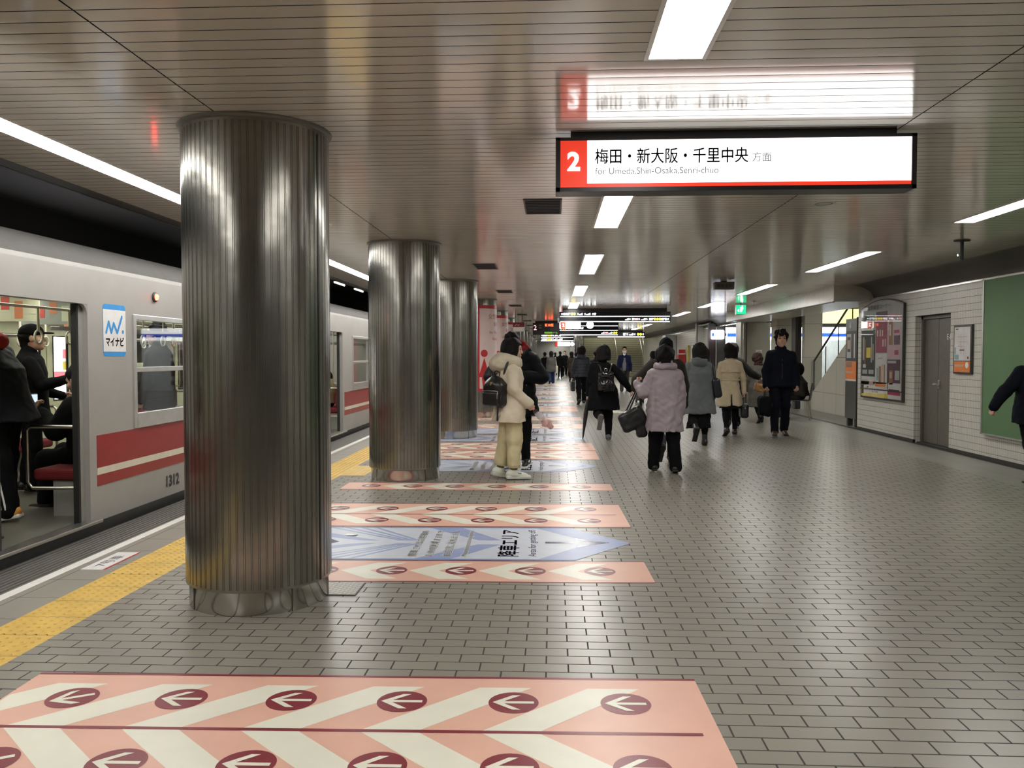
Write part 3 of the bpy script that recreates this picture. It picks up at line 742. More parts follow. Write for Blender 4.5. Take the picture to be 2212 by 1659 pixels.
for k, y_ in enumerate((24.0, 26.4)):
    t = thing('tunnel_lamp', 'bare tunnel lamp over the track, %s of the two' % ['nearer', 'farther'][k], 'lamp', (-6.2, y_, 3.55), 0, 'lamps over the track')
    mb = MB(); mb.box(-.06, -.6, .0, .06, .6, .15, dark); mb.build('housing', t)
    mb = MB(); mb.tube([(0, -.55, -.02), (0, .55, -.02)], .022, EM('tunnel_tube', (1, .97, .9), 6.0)); mb.build('tube', t)

# ------------------------------------------------------------------ floor stickers
salmon = M('sticker_salmon', (.74, .43, .33), .36, var=.04, vscale=5, bump=.06, bscale=9); cream = M('sticker_cream', (.78, .76, .64), .36, var=.04, vscale=5, bump=.06, bscale=9)
maroon_s = M('sticker_maroon', (.215, .02, .035), .33); blu_b = M('sticker_pale_blue', (.56, .60, .68), .36, var=.04, bump=.06, bscale=9); blu_m = M('sticker_mid_blue', (.17, .23, .48), .35); navy_s = M('sticker_navy_ink', (.055, .05, .14), .25); blu_l = M('sticker_light_blue', (.28, .345, .56), .35)
grey_s = M('sticker_grey_ink', (.20, .20, .22), .3)
def arrow_disc(mb, cx, cy, z, r=.105, rot=0.0):
    mb.poly([(cx+r*math.cos(2*PI*i/28), cy+r*math.sin(2*PI*i/28), z) for i in range(28)], maroon_s)
    def q(P): mb.poly([(cx+x*math.cos(rot)-y*math.sin(rot), cy+x*math.sin(rot)+y*math.cos(rot), z+.0006) for x, y in P], cream)
    q([(-.06, -.011), (.085, -.011), (.085, .011), (-.06, .011)])
    z += .0003; q([(-.088, 0), (-.005, -.072), (.03, -.072), (-.052, 0)]); q([(-.088, 0), (-.052, 0), (.03, .072), (-.005, .072)])
def half_row(mb, x0, x1, up, z, n_arrow, xa):
    """stripes and discs of one half of a double strip; up=+1 above the middle line"""
    k = 0
    xs = xa
    while xs > x0 - .5:
        a = xs - .58
        P = [(a, .012*up), (a+.225, .012*up), (a+.655, .37*up+.06*up), (a+.43, .43*up)]
        P = [(x, min(max(y, -.43), .43)) for x, y in P]
        P = [(x, y) for x, y in clip_x(P, x0+.01, x1)] if min(p[0] for p in P) < x0+.01 else P
        if len(P) > 2: mb.poly([(x, y, z) for x, y in (P if up > 0 else P[::-1])], cream)
        if xs-.12 > x0: arrow_disc(mb, xs, .275*up, z+.0006, rot=.5 if k >= n_arrow-1 else 0)
        xs -= .467; k += 1
def double_strip(y, label, x0=-2.32, wd=1.10, group='double arrow strips on the floor', midline=True):
    mb = MB(); h = wd/2; L = 2.965 if x0 == -2.32 else .645-x0; a = -L
    mb.box(a, -h, 0, 0, h, .0016, salmon)
    for s_ in (-1, 1): mb.poly([(a, s_*h-.022*(s_ > 0), .0022), (0-.0, s_*h-.022*(s_ > 0), .0022), (0-.0, s_*h+.022*(s_ < 0), .0022), (a, s_*h+.022*(s_ < 0), .0022)], maroon_s)
    mb.poly([(a, -.012, .0026), (-.07, -.012, .0026), (-.07, .012, .0026), (a, .012, .0026)], maroon_s)
    half_row(mb, a, 0, 1, .0022, 6, -.335); half_row(mb, a, 0, -1, .0022, 6, -.335)
    o = mb.build('floor_arrow_sticker', None, (.645, y, 0)); tag(o, label, 'floor sticker', group); return o
def single_strip(y, label, wd=.56, x0=-2.32, group='single arrow strips on the floor'):
    mb = MB(); h = wd/2; a = x0-.645
    mb.box(a, -h, 0, 0, h, .0016, salmon)
    for s_ in (-1, 1): mb.poly([(a, s_*h-.018*(s_ > 0), .0022), (0, s_*h-.018*(s_ > 0), .0022), (0, s_*h+.018*(s_ < 0), .0022), (a, s_*h+.018*(s_ < 0), .0022)], maroon_s)
    x = -.33; k = 0
    while x > a+.12:
        for u in (-1, 1):
            P = [(x-.34, 0), (x-.18, 0), (x-.01, .20*u), (x-.17+.0, .20*u)]; P = [(x-.35, 0), (x-.15, 0), (x+.07, .21*u), (x-.13, .21*u)]
            if min(p[0] for p in P) > a: mb.poly([(px, py, .0022) for px, py in (P if u > 0 else P[::-1])], cream)
        arrow_disc(mb, x, 0, .0028, rot=.5 if k == 5 else 0); x -= .467; k += 1
    o = mb.build('floor_arrow_sticker', None, (.645, y, 0)); tag(o, label, 'floor sticker', group); return o
def blue_sticker(y, label, group='blue alighting-area stickers on the floor'):
    mb = MB(); h = .56
    P = [(-2.55, -h), (-.46, -h), (0, 0), (-.46, h), (-2.55, h)]
    mb.prism([(x, y_, 0) for x, y_ in P], (0, 0, .0016), blu_b)
    z = .0022
    def q(P, m, dz=0): mb.poly([(x, y_, z+dz) for x, y_ in P], m)
    for u in (-1, 1):
        q([(-2.55, u*h), (-2.55, u*(h-.03)), (-.44, u*(h-.03)), (-.46, u*h)][::u], blu_m, .0003)
        q([(-.60, u*h), (-.46, u*h), (0, 0), (-.30, 0), (-.72, u*(h-.03))][::-u], blu_l)       # pointed end
        q([(-.42, u*.17), (-.34, u*.10), (-.16, u*.0), (-.27, 0), (-.42, u*.11)][::-u], navy_s, .0004)
        q([(-1.64, u*h), (-1.36, u*h), (-1.0, u*.07), (-1.18, u*.07)][::-u], blu_l)                 # second chevron
        for k in range(4): q([(-2.50+.13*k, u*h), (-2.46+.13*k, u*h), (-1.76+.045*k, u*.05), (-1.80+.045*k, u*.05)][::-u], blu_l)
        q([(-2.55, u*.40), (-2.55, u*.24), (-2.1, u*.045), (-1.95, u*.045)][::u], blu_l)
        q([(-2.55, u*.06), (-2.55, u*.0), (-2.26, 0), (-2.40, u*.16), (-2.52, u*.16)][::u], navy_s, .0004)
    q([(-.66, -.028), (-.44, -.028), (-.44, .028), (-.66, .028)], navy_s, .0004)
    rx = (0, 1, 0); uy = (-1, 0, 0)
    mb.text('降車エリア', (-.86, -.45, z+.0006), rx, uy, navy_s, w=.90, h=.155, heavy=.004)
    mb.text('Area for getting off', (-.715, -.45, z+.0006), rx, uy, navy_s, w=.90, h=.075)
    for k, (s_, hh) in enumerate((('降車されるお客様の', .07), ('ための区域ですので', .07), ('お並びになれません', .07), ('Please do not line up here', .05))):
        mb.text(s_, (-1.60+.125*k, -.45, z+.0008), (0, 1, 0), uy, ad_white, w=.86, h=hh, heavy=.006)
        mb.text(s_, (-1.60+.125*k, -.45, z+.0012), (0, 1, 0), uy, grey_s, w=.86, h=hh)
    o = mb.build('floor_area_sticker', None, (.60, y, 0)); tag(o, label, 'floor sticker', group); return o
double_strip(3.17, 'wide double-row salmon arrow sticker at the very front of the floor').rotation_euler = (0, 0, R(1.3))
single_strip(5.575, 'single-row arrow sticker just before the nearest blue sticker').rotation_euler = (0, 0, R(1.6))
BL0 = blue_sticker(6.43, 'nearest blue arrow-shaped alighting sticker between two salmon strips'); BL0.rotation_euler = (0, 0, R(1.6))
D1 = double_strip(7.56, 'double-row arrow sticker just beyond the nearest blue sticker'); D1.rotation_euler = (0, 0, R(1.3))
single_strip(9.17, 'thin single-row arrow sticker below the second column', .50).rotation_euler = (0, 0, R(.6))
def cp(o, y, label):
    c = o.copy(); COL.objects.link(c); c.location.y = y; c['label'] = label; c.rotation_euler = (0, 0, R(.6)); return c
cp(BL0, 10.92, 'blue alighting sticker under the feet of the couple')
cp(D1, 12.14, 'double-row arrow sticker directly beyond the couple'); cp(D1, 13.27, 'double-row arrow sticker, second beyond the couple')
cp(BL0, 14.55, 'blue alighting sticker, second beyond the nearest one')
yy = 15.95; k = 0
names = ['first', 'second', 'third', 'fourth', 'fifth', 'sixth', 'seventh', 'eighth', 'ninth', 'tenth', 'eleventh', 'twelfth']
nb_c = {'b': 0, 'd': 0}
for k, (kind, step) in enumerate([('b', 1.14), ('d', 2.0), ('d', 1.14), ('b', 1.9), ('d', 1.14), ('d', 1.14), ('b', 2.0), ('d', 2.0), ('b', 1.14), ('d', 1.9), ('b', 1.14), ('d', 1.14), ('d', 1.9), ('b', 2.0), ('d', 1.14), ('b', 2.0), ('d', 1.2), ('d', 2.0)]):
    src = BL0 if kind == 'b' else D1; nb_c[kind] += 1
    cp(src, yy, ('blue alighting sticker far up the floor, %s past the third column' if kind == 'b' else 'arrow sticker far up the floor, %s past the third column') % names[nb_c[kind]-1]); yy += step
pp = MB(); pp.poly([(-.05, -.02, .0), (.04, -.035, .006), (.06, .02, .002), (-.03, .03, .008)], white_p); pp.poly([(-.05, -.02, -.0005), (.04, -.035, .0055), (.06, .02, .0015), (-.03, .03, .0075)][::-1], white_p)
tag(pp.build('paper_scrap', None, (-1.63, 6.60, .004)), 'small white scrap of paper on the nearest blue sticker', 'paper')
wt = MB(); wt.prism([(-.22, -.45, 0), (.30, -.45, 0), (.0, .45, 0), (-.22, .45, 0)], (0, 0, .0016), cream); tag(wt.build('floor_marker', None, (1.65, 21.6, 0)), 'white corner marker on the floor beyond the backpack walker', 'floor sticker')
gp = thing('floor_cover_plate', 'small diamond-patterned metal cover beside the nearest column', 'floor cover', (-1.345, 5.07, 0))
mb = MB(); mb.box(-.155, -.14, 0, .155, .14, .004, dark); mb.build('frame', gp)
mb = MB(); pm = M('plate_steel', (.22, .21, .19), .4, .9)
mb.box(-.148, -.133, .001, .148, .133, .0055, pm)
for i in range(11):
    for j in range(10):
        cx, cy = -.135+.027*i, -.12+.0265*j; s_ = 1 if (i+j) % 2 else -1
        mb.poly([(cx-.010, cy-.010*s_-.003, .007), (cx-.007, cy-.010*s_-.005, .007), (cx+.010, cy+.010*s_+.003, .007), (cx+.007, cy+.010*s_+.005, .007)], steel)
mb.build('plate', gp)
lb = MB(); lb.box(-.085, -.25, 0, .085, .25, .0016, ad_white); lb.box(.07, -.25, .001, .085, .25, .0022, red_p)
lb.text('7号車', (.035, -.16, .0024), *XG, ink, h=.085, w=.30); tag(lb.build('car_position_label', None, (-3.115, 5.70, 0)), 'white car position label with red edge beside the yellow line', 'floor label')
ts = MB(); ts.box(-.15, -.45, 0, .15, .45, .003, yellow); tag(ts.build('tactile_pad', None, (-2.42, 10.35, 0)), 'extra patch of yellow tactile tile next to the yellow line', 'tactile tile')
# ------------------------------------------------------------------ hanging signs
s_white = EM('sign_white', (1, 1, 1), 1.5); s_red = EM('sign_red', (.80, .045, .02), .42); s_white2 = EM('sign_white_far', (1, 1, 1), 2.6); s_yel = EM('sign_yellow', (1, .85, .05), 1.6); s_cy = EM('sign_pale_cyan', (.65, .9, 1), 1.6); s_pink = EM('sign_pink', (1, .35, .40), 1.3)
navy_ink = M('sign_navy_ink', (.012, .010, .035), .4); face_b = M('sign_black_face', (.008, .009, .012), .2)
def hang(name, label, cat, loc, w_, h_, dep, mount, group=None, rods=False):
    """black cabinet hanging from the ceiling; local origin = centre of its top at ceiling height"""
    t = thing(name, label, cat, loc, 0, group)
    top = -mount
    mb = MB(); mb.box(-w_/2, 0, top-h_, w_/2, dep, top, black); mb.build('cabinet', t, bevel=.006)
    mb = MB()
    if rods:
        for x_ in (-w_*.3, w_*.3): mb.cyl((x_, dep/2, top-.01), (x_, dep/2, 0), .014, dark, n=10)
    else: mb.box(-w_/2+.09, .03, top-.002, w_/2-.10, dep-.03, 0, black)
    mb.build('ceiling_mount', t)
    return t
s1 = hang('platform_sign', 'lit hanging sign with red number 2 and white panel of place names', 'sign', (1.05, 4.95, HC), 2.075, .315, .16, .042)
zt = -.042; x0, x1 = -1.0375, 1.0375
mb = MB(); Y = -.002
mb.poly([(x0+.028, Y, zt-.29), (x1-.028, Y, zt-.29), (x1-.028, Y, zt-.018), (x0+.028, Y, zt-.018)], s_red)
mb.poly([(x0+.185, Y-.001, zt-.268), (x1-.028, Y-.001, zt-.268), (x1-.028, Y-.001, zt-.018), (x0+.185, Y-.001, zt-.018)], s_white)
mb.build('lit_face', s1)
mb = MB(); mb.box(x0, -.008, zt-.315, x0+.026, 0, zt, black); mb.box(x1-.026, -.008, zt-.315, x1, 0, zt, black); mb.box(x0, -.008, zt-.016, x1, 0, zt, black); mb.box(x0, -.008, zt-.315, x1, 0, zt-.292, black); mb.build('frame', s1)
mb = MB(); T = Y-.003
mb.text('2', (x0+.068, T, zt-.195), *XF, s_white, h=.112, w=.075, bold=.035)
mb.text('梅田・新大阪・千里中央', (x0+.232, T, zt-.155), *XF, navy_ink, h=.088, w=.885, heavy=.0012)
mb.text('方面', (x0+1.14, T, zt-.152), *XF, navy_ink, h=.056, w=.11)
mb.text('for Umeda,Shin-Osaka,Senri-chuo', (x0+.232, T, zt-.222), *XF, navy_ink, h=.045, w=.715)
mb.build('lettering', s1)

def sym_row(mb, items, x, y, z, h):
    """direction symbols: u/r arrows, c/y/p discs, w = block of small white words (width)"""
    for it in items:
        k = it[0]; q = float(it[1:]) if len(it) > 1 else 1
        if k == '_': x += q*h; continue
        if k in 'ur':
            a = h*.5
            if k == 'u': P = [(0, -.5), (.16, -.5), (.16, .05), (.42, -.2), (.42, .08), (.08, .5), (-.26, .08), (-.26, -.2), (0, .05)]
            else: P = [(-.5, -.09), (.05, -.09), (-.2, -.38), (.08, -.38), (.5, 0), (.08, .38), (-.2, .38), (.05, .09), (-.5, .09)]
            mb.poly([(x+h*.4+px*h*.9, y, z+py*h*.9) for px, py in P], s_white2); x += h*.95
        elif k in 'cy':
            mb.disc((x+h*.5, y, z), (0, -1, 0), h*.52, s_cy if k == 'c' else s_yel, 20)
            x += h*1.12
        elif k == 'w':
            mb.poly([(x, y, z+.02*h), (x+q*h, y, z+.02*h), (x+q*h, y, z+.42*h), (x, y, z+.42*h)], s_white2); mb.poly([(x, y, z-.45*h), (x+q*h*.8, y, z-.45*h), (x+q*h*.8, y, z-.15*h), (x, y, z-.15*h)], s_white2); x += q*h+.12*h
        elif k == 'p':
            mb.poly([(x, y, z-.4*h), (x+q*h, y, z-.4*h), (x+q*h, y, z+.4*h), (x, y, z+.4*h)], s_pink); x += q*h+.1*h
        elif k == 's':      # stair pictogram
            mb.poly([(x, y, z-.42*h), (x+q*h, y, z-.42*h), (x+q*h, y, z+.40*h), (x+q*h*.72, y, z+.40*h), (x+q*h*.72, y, z+.12*h), (x+q*h*.45, y, z+.12*h), (x+q*h*.45, y, z-.15*h), (x, y, z-.15*h)], s_white2); x += q*h+.14*h
    return x
def guide_sign(label, loc, w_, h_, rows, mount=.09):
    t = hang('guide_sign', label, 'sign', loc, w_, h_, .14, mount, 'black guide signs over the platform')
    mb = MB(); zt = -mount
    mb.poly([(-w_/2+.02, -.002, zt-h_+.01), (w_/2-.02, -.002, zt-h_+.01), (w_/2-.02, -.002, zt-.01), (-w_/2+.02, -.002, zt-.01)], face_b); mb.build('face', t)
    mb = MB(); n = len(rows); rh = h_/n
    for i, (items, side) in enumerate(rows):
        zc = zt - rh*(i+.44); hh = rh*.42
        if side == 'L': sym_row(mb, items, -w_/2+.05, -.004, zc, hh)
        else:
            end = sym_row(MB(), items, 0, 0, 0, hh); sym_row(mb, items, w_/2-.04-end, -.004, zc, hh)
    mb.build('symbols', t)
    mb = MB()
    for i in range(n):
        zb = zt - rh*(i+1)+.006
        mb.box(-w_/2+.03, -.004, zb, w_/2-.03, .0, zb+rh*(.09 if i < n-1 else .13), s_white2)
    mb.build('light_line', t)
    return t
guide_sign('wide black guide sign with two rows of arrows, nearest of the black signs', (1.72, 23.5, HC), 3.11, .295, [(['u', 'c', 'w2.0', '_.3', 'y', 'y', '_.5', 'u', 's1.6', '_.5', 'u', 's1.9', '_.5', 'u', 'w1'], 'L'), (['s1.6', 'r', '_.4', 'w1', 'p1.6', 'r', '_.4', 's1.9', 'r', '_.5', 'w2', 'y', 'y', 'y', 'w1.4', 'c', 'r'], 'R')])
s3 = guide_sign('black guide sign holding a small white number 2 panel and round white disc', (1.31, 31.0, HC), 2.2, .50, [([], 'L'), (['w1', 'y', 'y', '_.4', 'u', 's1.6', '_.4', 'u', 's2', '_.3', 'u', 'w1'], 'L'), (['s1.6', '_.2', 'p1.6', '_.2', 's2', '_.3', 'y', 'y'], 'R')], .07)
mb = MB(); mb.box(-1.03, -.02, -.33, -.30, -.004, -.08, s_white2); mb.box(-1.03, -.022, -.33, -.86, -.003, -.08, s_red); mb.box(-1.08, -.015, -.32, -1.045, -.003, -.09, s_white2)
mb.build('destination_panel', s3)
mb = MB(); mb.text('2', (-.985, -.024, -.265), *XF, s_white2, h=.13, bold=.03); mb.build('lettering', s3)
mb = MB(); mb.cyl((.05, -.03, -.19), (.05, 0, -.19), .15, black, n=32); mb.disc((.05, -.032, -.19), (0, -1, 0), .135, s_white2, 32); mb.build('round_panel', s3)
guide_sign('black guide sign above the foot of the stairs', (3.55, 44.0, HC), 2.5, .28, [(['_6', 'w1.2', 'u', '_.3', 's2', 'u', '_.5', 'y', 'y', 'u'], 'R')], .08)
guide_sign('small distant black guide sign at the far end, nearer one', (.22, 49.0, HC), 1.95, .42, [(['u', 'c', 'w2', 'y', 'y', 'w1', 'u', 's1.4', 'u', 's2'], 'L'), (['u', 'c', 'w2', 'y', 'y', 'w1', 'u', 's1.4', 'u', 's2', 'w1'], 'L')], .06)
fs = hang('guide_sign', 'bright white panel sign at the far end beneath the small black sign', 'sign', (.75, 55.0, HC), 1.3, .30, .12, .42, None, True)
mb = MB(); mb.box(-.62, -.004, -.70, .35, 0, -.44, s_white2); mb.box(-.62, -.006, -.70, -.45, 0, -.44, s_red); mb.disc((.5, -.006, -.57), (0, -1, 0), .13, s_white2, 24); mb.build('face', fs)

led = hang('departure_board', 'dark departure board with red characters left of the guide signs', 'departure board', (-.26, 32.0, HC), 1.05, .46, .16, .07)
l_red = EM('led_red', (1, .10, .03), 2.5); l_grn = EM('led_green', (.35, .8, .08), .5); dim_w = M('board_print', (.5, .45, .45), .5)
mb = MB(); mb.poly([(-.50, -.002, -.51), (.50, -.002, -.51), (.50, -.002, -.10), (-.50, -.002, -.10)], M('board_face', (.02, .022, .022), .25)); mb.poly([(-.51, -.003, -.40), (-.37, -.003, -.40), (-.37, -.003, -.10), (-.51, -.003, -.10)], M('board_maroon', (.09, .01, .015), .4)); mb.build('face', led)
mb = MB(); mb.text('2', (-.49, -.005, -.34), *XF, EM('board_two', (1, .75, .75), .55), h=.18); mb.text('方面', (-.30, -.005, -.19), *XF, dim_w, h=.05); mb.text('行先', (-.30, -.005, -.29), *XF, dim_w, h=.05)
mb.text('新大阪', (-.06, -.005, -.21), *XF, l_red, h=.11, bold=.03); mb.text('御堂筋線ホーム', (-.08, -.005, -.48), *XF, l_grn, h=.07, w=.50); mb.build('lettering', led)
rs = hang('hanging_notice', 'maroon and white notice hanging by the columns left of the departure board', 'sign', (-1.12, 27.0, HC), .38, .30, .08, .25, None, True)
mb = MB(); mb.box(-.18, -.003, -.40, .18, 0, -.26, maroon_s); mb.box(-.18, -.003, -.54, .18, 0, -.40, white_p)
mb.tube([(-.12, -.005, -.36), (-.06, -.005, -.30), (.0, -.005, -.36), (.02, -.005, -.30)], .008, white_p, 6); mb.build('face', rs)

# ------------------------------------------------------------------ things on the right wall
frame_d = M('poster_frame_dark', (.07, .066, .06), .3, .5)
pc = thing('poster_case', 'tall glazed poster case with a curved top on the tiled wall', 'poster case', (6.0, 15.49, 0))
def arc_case(mb, x, m, ins, mat, vec=None):
    H0, H1 = 2.345, 2.475; y0, y1 = -.965+ins, .965-ins
    P = [(x, y1, .645+ins), (x, y1, H0-ins*.6)] + [(x, y1+(y0-y1)*k/14, H0-ins*.6+(H1-H0)*(1-(2*k/14-1)**2)) for k in range(1, 14)] + [(x, y0, H0-ins*.6), (x, y0, .645+ins)]
    if vec: mb.prism(P[::-1], vec, mat)
    else: mb.poly(P[::-1], mat)
mb = MB(); arc_case(mb, 0, 0, 0, frame_d, (-.05, 0, 0)); mb.build('frame', pc, bevel=.006)
pp_m = {k: M('poster_'+k, c, .45, var=.1, vscale=6) for k, c in dict(white=(.62, .60, .58), silver=(.40, .41, .40), black=(.03, .03, .028), crimson=(.30, .03, .07), plum=(.07, .012, .045), pink=(.55, .35, .38), yellow=(.72, .55, .06), magenta=(.38, .02, .10), orange=(.72, .20, .035), brown=(.28, .13, .06), skin=(.5, .33, .24), teal=(.25, .38, .45)).items()}
mb = MB(); arc_case(mb, -.051, 0, .035, pp_m['silver']); mb.build('backing', pc)
def sheet(name, parent, y0, y1, z0, z1, base, bits, X=-.053):
    """y measured rightwards as read (towards the camera side is right), bits = (u0,u1,v0,v1,mat) fractions"""
    mb = MB(); Y = lambda u: y1+(y0-y1)*u; Z = lambda v: z0+(z1-z0)*v
    mb.poly([(X, Y(0), Z(0)), (X, Y(1), Z(0)), (X, Y(1), Z(1)), (X, Y(0), Z(1))], pp_m[base])
    for k, (a, b, c, d, m_) in enumerate(bits): mb.poly([(X-.001-.0002*k, Y(a), Z(c)), (X-.001-.0002*k, Y(b), Z(c)), (X-.001-.0002*k, Y(b), Z(d)), (X-.001-.0002*k, Y(a), Z(d))], pp_m[m_])
    return mb, Y, Z
mb, Y, Z = sheet('poster', pc, .25, .92, 1.06, 1.93, 'black', [(.1, .2, .35, .85, 'silver'), (.22, .30, .25, .8, 'brown'), (.36, .68, .40, .62, 'yellow'), (.70, .78, .3, .85, 'silver'), (.82, .9, .35, .7, 'skin'), (.12, .34, .18, .26, 'white'), (.08, .45, .05, .14, 'silver'), (.55, .92, .05, .14, 'silver')]); mb.build('poster', pc)
mb, Y, Z = sheet('poster', pc, .25, .92, 1.95, 2.20, 'brown', [(0, 1, .55, 1, 'black')]); mb.build('poster', pc)
mb, Y, Z = sheet('poster', pc, .25, .92, .83, 1.05, 'white', [(.05, .5, .6, .75, 'silver'), (.6, .9, .3, .6, 'pink'), (.45, .55, .05, .2, 'black')]); mb.build('poster', pc)
mb, Y, Z = sheet('poster', pc, -.30, .22, 1.50, 2.25, 'crimson', [(.12, .2, .4, .55, 'white'), (.35, .43, .4, .56, 'white'), (.55, .63, .4, .55, 'white'), (.6, .7, .15, .32, 'white'), (.8, .9, .15, .33, 'pink'), (.0, 1, .85, 1, 'plum')]); mb.build('poster', pc)
mb, Y, Z = sheet('poster', pc, -.30, .22, .83, 1.48, 'white', [(.2, .6, .85, .9, 'silver'), (.1, .25, .25, .6, 'teal'), (.3, .5, .2, .65, 'brown'), (.55, .65, .25, .7, 'skin'), (.75, .85, .2, .7, 'brown'), (.0, .9, .08, .16, 'orange')]); mb.build('poster', pc)
mb, Y, Z = sheet('poster', pc, -.88, -.32, 1.40, 2.20, 'pink', [(.1, .4, .3, .85, 'brown'), (.15, .25, .5, .75, 'white'), (.5, .9, .55, .62, 'crimson'), (.5, .95, .3, .5, 'plum'), (.55, .85, .08, .18, 'crimson'), (.6, .95, .7, .9, 'silver')]); mb.build('poster', pc)
mb, Y, Z = sheet('poster', pc, -.88, -.32, .83, 1.38, 'plum', [(.15, .45, .2, .65, 'brown'), (.2, .38, .4, .6, 'skin'), (.6, .95, .35, .65, 'silver'), (.2, .26, .08, .2, 'white'), (.32, .38, .08, .2, 'white'), (.05, .7, .88, .96, 'silver')]); mb.build('poster', pc)
mb, Y, Z = sheet('poster', pc, -.36, .92, .69, .81+.03, 'yellow', []); 
mb = MB(); X = -.053
for P, m_, lift in (([(.92, .30), (-.34, .30), (-.34, .86), (.92, .86)], 'yellow', 0), ([(.90, .40), (-.33, .46), (-.33, .82), (.90, .72)], 'white', .001), ([(.90, .38), (.78, .38), (.78, .74), (.90, .70)], 'black', .002), ([(-.36, .30), (-.90, .30), (-.90, .86), (-.36, .86)], 'white', .001), ([(-.36, .44), (-.90, .44), (-.90, .56), (-.36, .56)], 'magenta', .002), ([(-.40, .60), (-.86, .60), (-.86, .64), (-.40, .64)], 'black', .002)):
    mb.poly([(X-lift, y, .655+(z-.30)*.50-.0+.03) for y, z in P], pp_m[m_])
mb.text('宝塚', (X-.003, .72, .80), *XR, pp_m['black'], h=.06); mb.text('なんば', (X-.003, .38, .76), *XR, pp_m['plum'], h=.09); mb.build('banner_poster', pc)
mb = MB(); mb.text('公共報道コーナー', (-.056, .62, 2.30), *XR, ink, h=.085, w=1.05); mb.build('lettering', pc)
mb = MB(); mb.box(-.062, -.95, .815, -.05, .95, .835, frame_d); mb.build('divider', pc)
mb = MB(); arc_case(mb, -.064, 0, .03, GLASS('case_glass', (.97, .98, .97), .12)); mb.build('glass_cover', pc)

mp = thing('wall_map_frame', 'small framed map with orange lower band beside the double door', 'wall sign', (6.0, 12.49, 0))
mb = MB(); mb.box(-.035, -.27, 1.18, 0, .27, 1.90, frame_d); mb.build('frame', mp, bevel=.005)
mb, Y, Z = sheet('map', mp, -.235, .235, 1.375, 1.865, 'white', [(.02, .3, .03, .18, 'teal'), (.02, .12, .2, .4, 'teal'), (.3, .75, .55, .57, 'silver'), (.2, .8, .7, .72, 'silver'), (.42, .44, .2, .8, 'silver'), (.6, .615, .15, .75, 'pink'), (.35, .65, .30, .33, 'plum'), (.25, .55, .42, .44, 'pink'), (.85, .93, .05, .12, 'black'), (.1, .25, .93, .96, 'black')], -.037); mb.build('map_sheet', mp)
mb, Y, Z = sheet('band', mp, -.235, .235, 1.205, 1.365, 'orange', [(.05, .6, .5, .7, 'skin'), (.5, .9, .1, .18, 'skin')], -.037); mb.cyl((-.037, -.15, 1.31), (-.039, -.15, 1.31), .045, white_p, n=24); mb.build('orange_band', mp)
gp_ = thing('green_wall_panel', 'large plain green panel on the tiled wall at the right edge', 'wall panel', (6.0, 9.25, 0))
mb = MB(); mb.box(-.06, -2.6, .375, 0, 2.6, 2.49, M('panel_green', (.105, .20, .092), .55, var=.04, vscale=3)); mb.build('panel', gp_)
mb = MB(); mb.box(-.07, 2.585, .36, 0, 2.62, 2.50, alu); mb.box(-.07, -2.62, .36, 0, 2.62, .378, alu); mb.box(-.07, -2.62, 2.486, 0, 2.62, 2.505, alu); mb.build('frame', gp_)

isg = thing('information_stand', 'tall grey information board with dark and orange posters where the tiled wall ends', 'information board', (6.14, 17.35, 0))
mg = M('stand_grey', (.10, .10, .095), .35, .3)
mb = MB(); mb.box(-.06, -.34, .16, .06, .34, 2.20, mg); mb.build('body', isg, bevel=.008)
mb = MB(); mb.box(-.05, -.25, 0, .05, -.17, .17, dark); mb.build('leg', isg)
mb = MB(); mb.box(-.05, .17, 0, .05, .25, .17, dark); mb.build('leg', isg)
mb = MB(); mb.box(-.075, -.34, .05, .075, -.315, 2.22, dark); mb.build('edge_post', isg)
mb, Y, Z = sheet('p', isg, -.30, .32, 1.34, 1.95, 'black', [(.1, .5, .1, .9, 'silver'), (.15, .45, .3, .8, 'black'), (.2, .4, .4, .7, 'skin'), (.75, .85, .1, .9, 'white')], -.062); mb.build('upper_poster', isg)
mb, Y, Z = sheet('p', isg, -.30, .32, .93, 1.33, 'orange', [(.05, .6, .7, .98, 'brown'), (.05, .7, .40, .50, 'skin'), (0, 1, 0, .09, 'white')], -.062); mb.build('lower_poster', isg)
mb = MB(); mb.tube([(-.063, .05+.05*math.cos(2*PI*i/20), 2.07+.065*math.sin(2*PI*i/20)) for i in range(20)], .007, white_p, 6, True); mb.box(-.066, .04, 2.03, -.062, .06, 2.11, white_p); mb.build('emblem', isg)

# ------------------------------------------------------------------ steel clad pillar, side stairs, shop
pl_ = thing('square_pillar', 'square polished steel pillar with a no-smoking notice before the shop', 'pillar', (6.13, 25.5, 0), 0, None, 'thing')
mb = MB(); mb.box(-.41, 0, 0, .41, .8, 2.46, M('pillar_steel', (.50, .48, .43), .2, 1.0, var=.05, vscale=2, bump=.05, bscale=1.5)); mb.build('cladding', pl_, bevel=.02)
mb = MB(); mb.box(-.33, -.02, 0, -.29, .0, 2.46, dark); mb.box(-.46, .05, 0, -.40, .75, 2.46, steel); mb.build('corner_trim', pl_)
mb = MB(); mb.box(-.02, -.006, 1.40, .16, .001, 1.62, white_p); mb.tube([(.07+.06*math.cos(2*PI*i/24), -.009, 1.51+.06*math.sin(2*PI*i/24)) for i in range(24)], .007, ink, 6, True)
mb.tube([(.03, -.009, 1.55), (.11, -.009, 1.47)], .006, ink, 6); mb.box(.055, -.009, 1.48, .085, -.006, 1.54, ink); mb.build('notice', pl_)

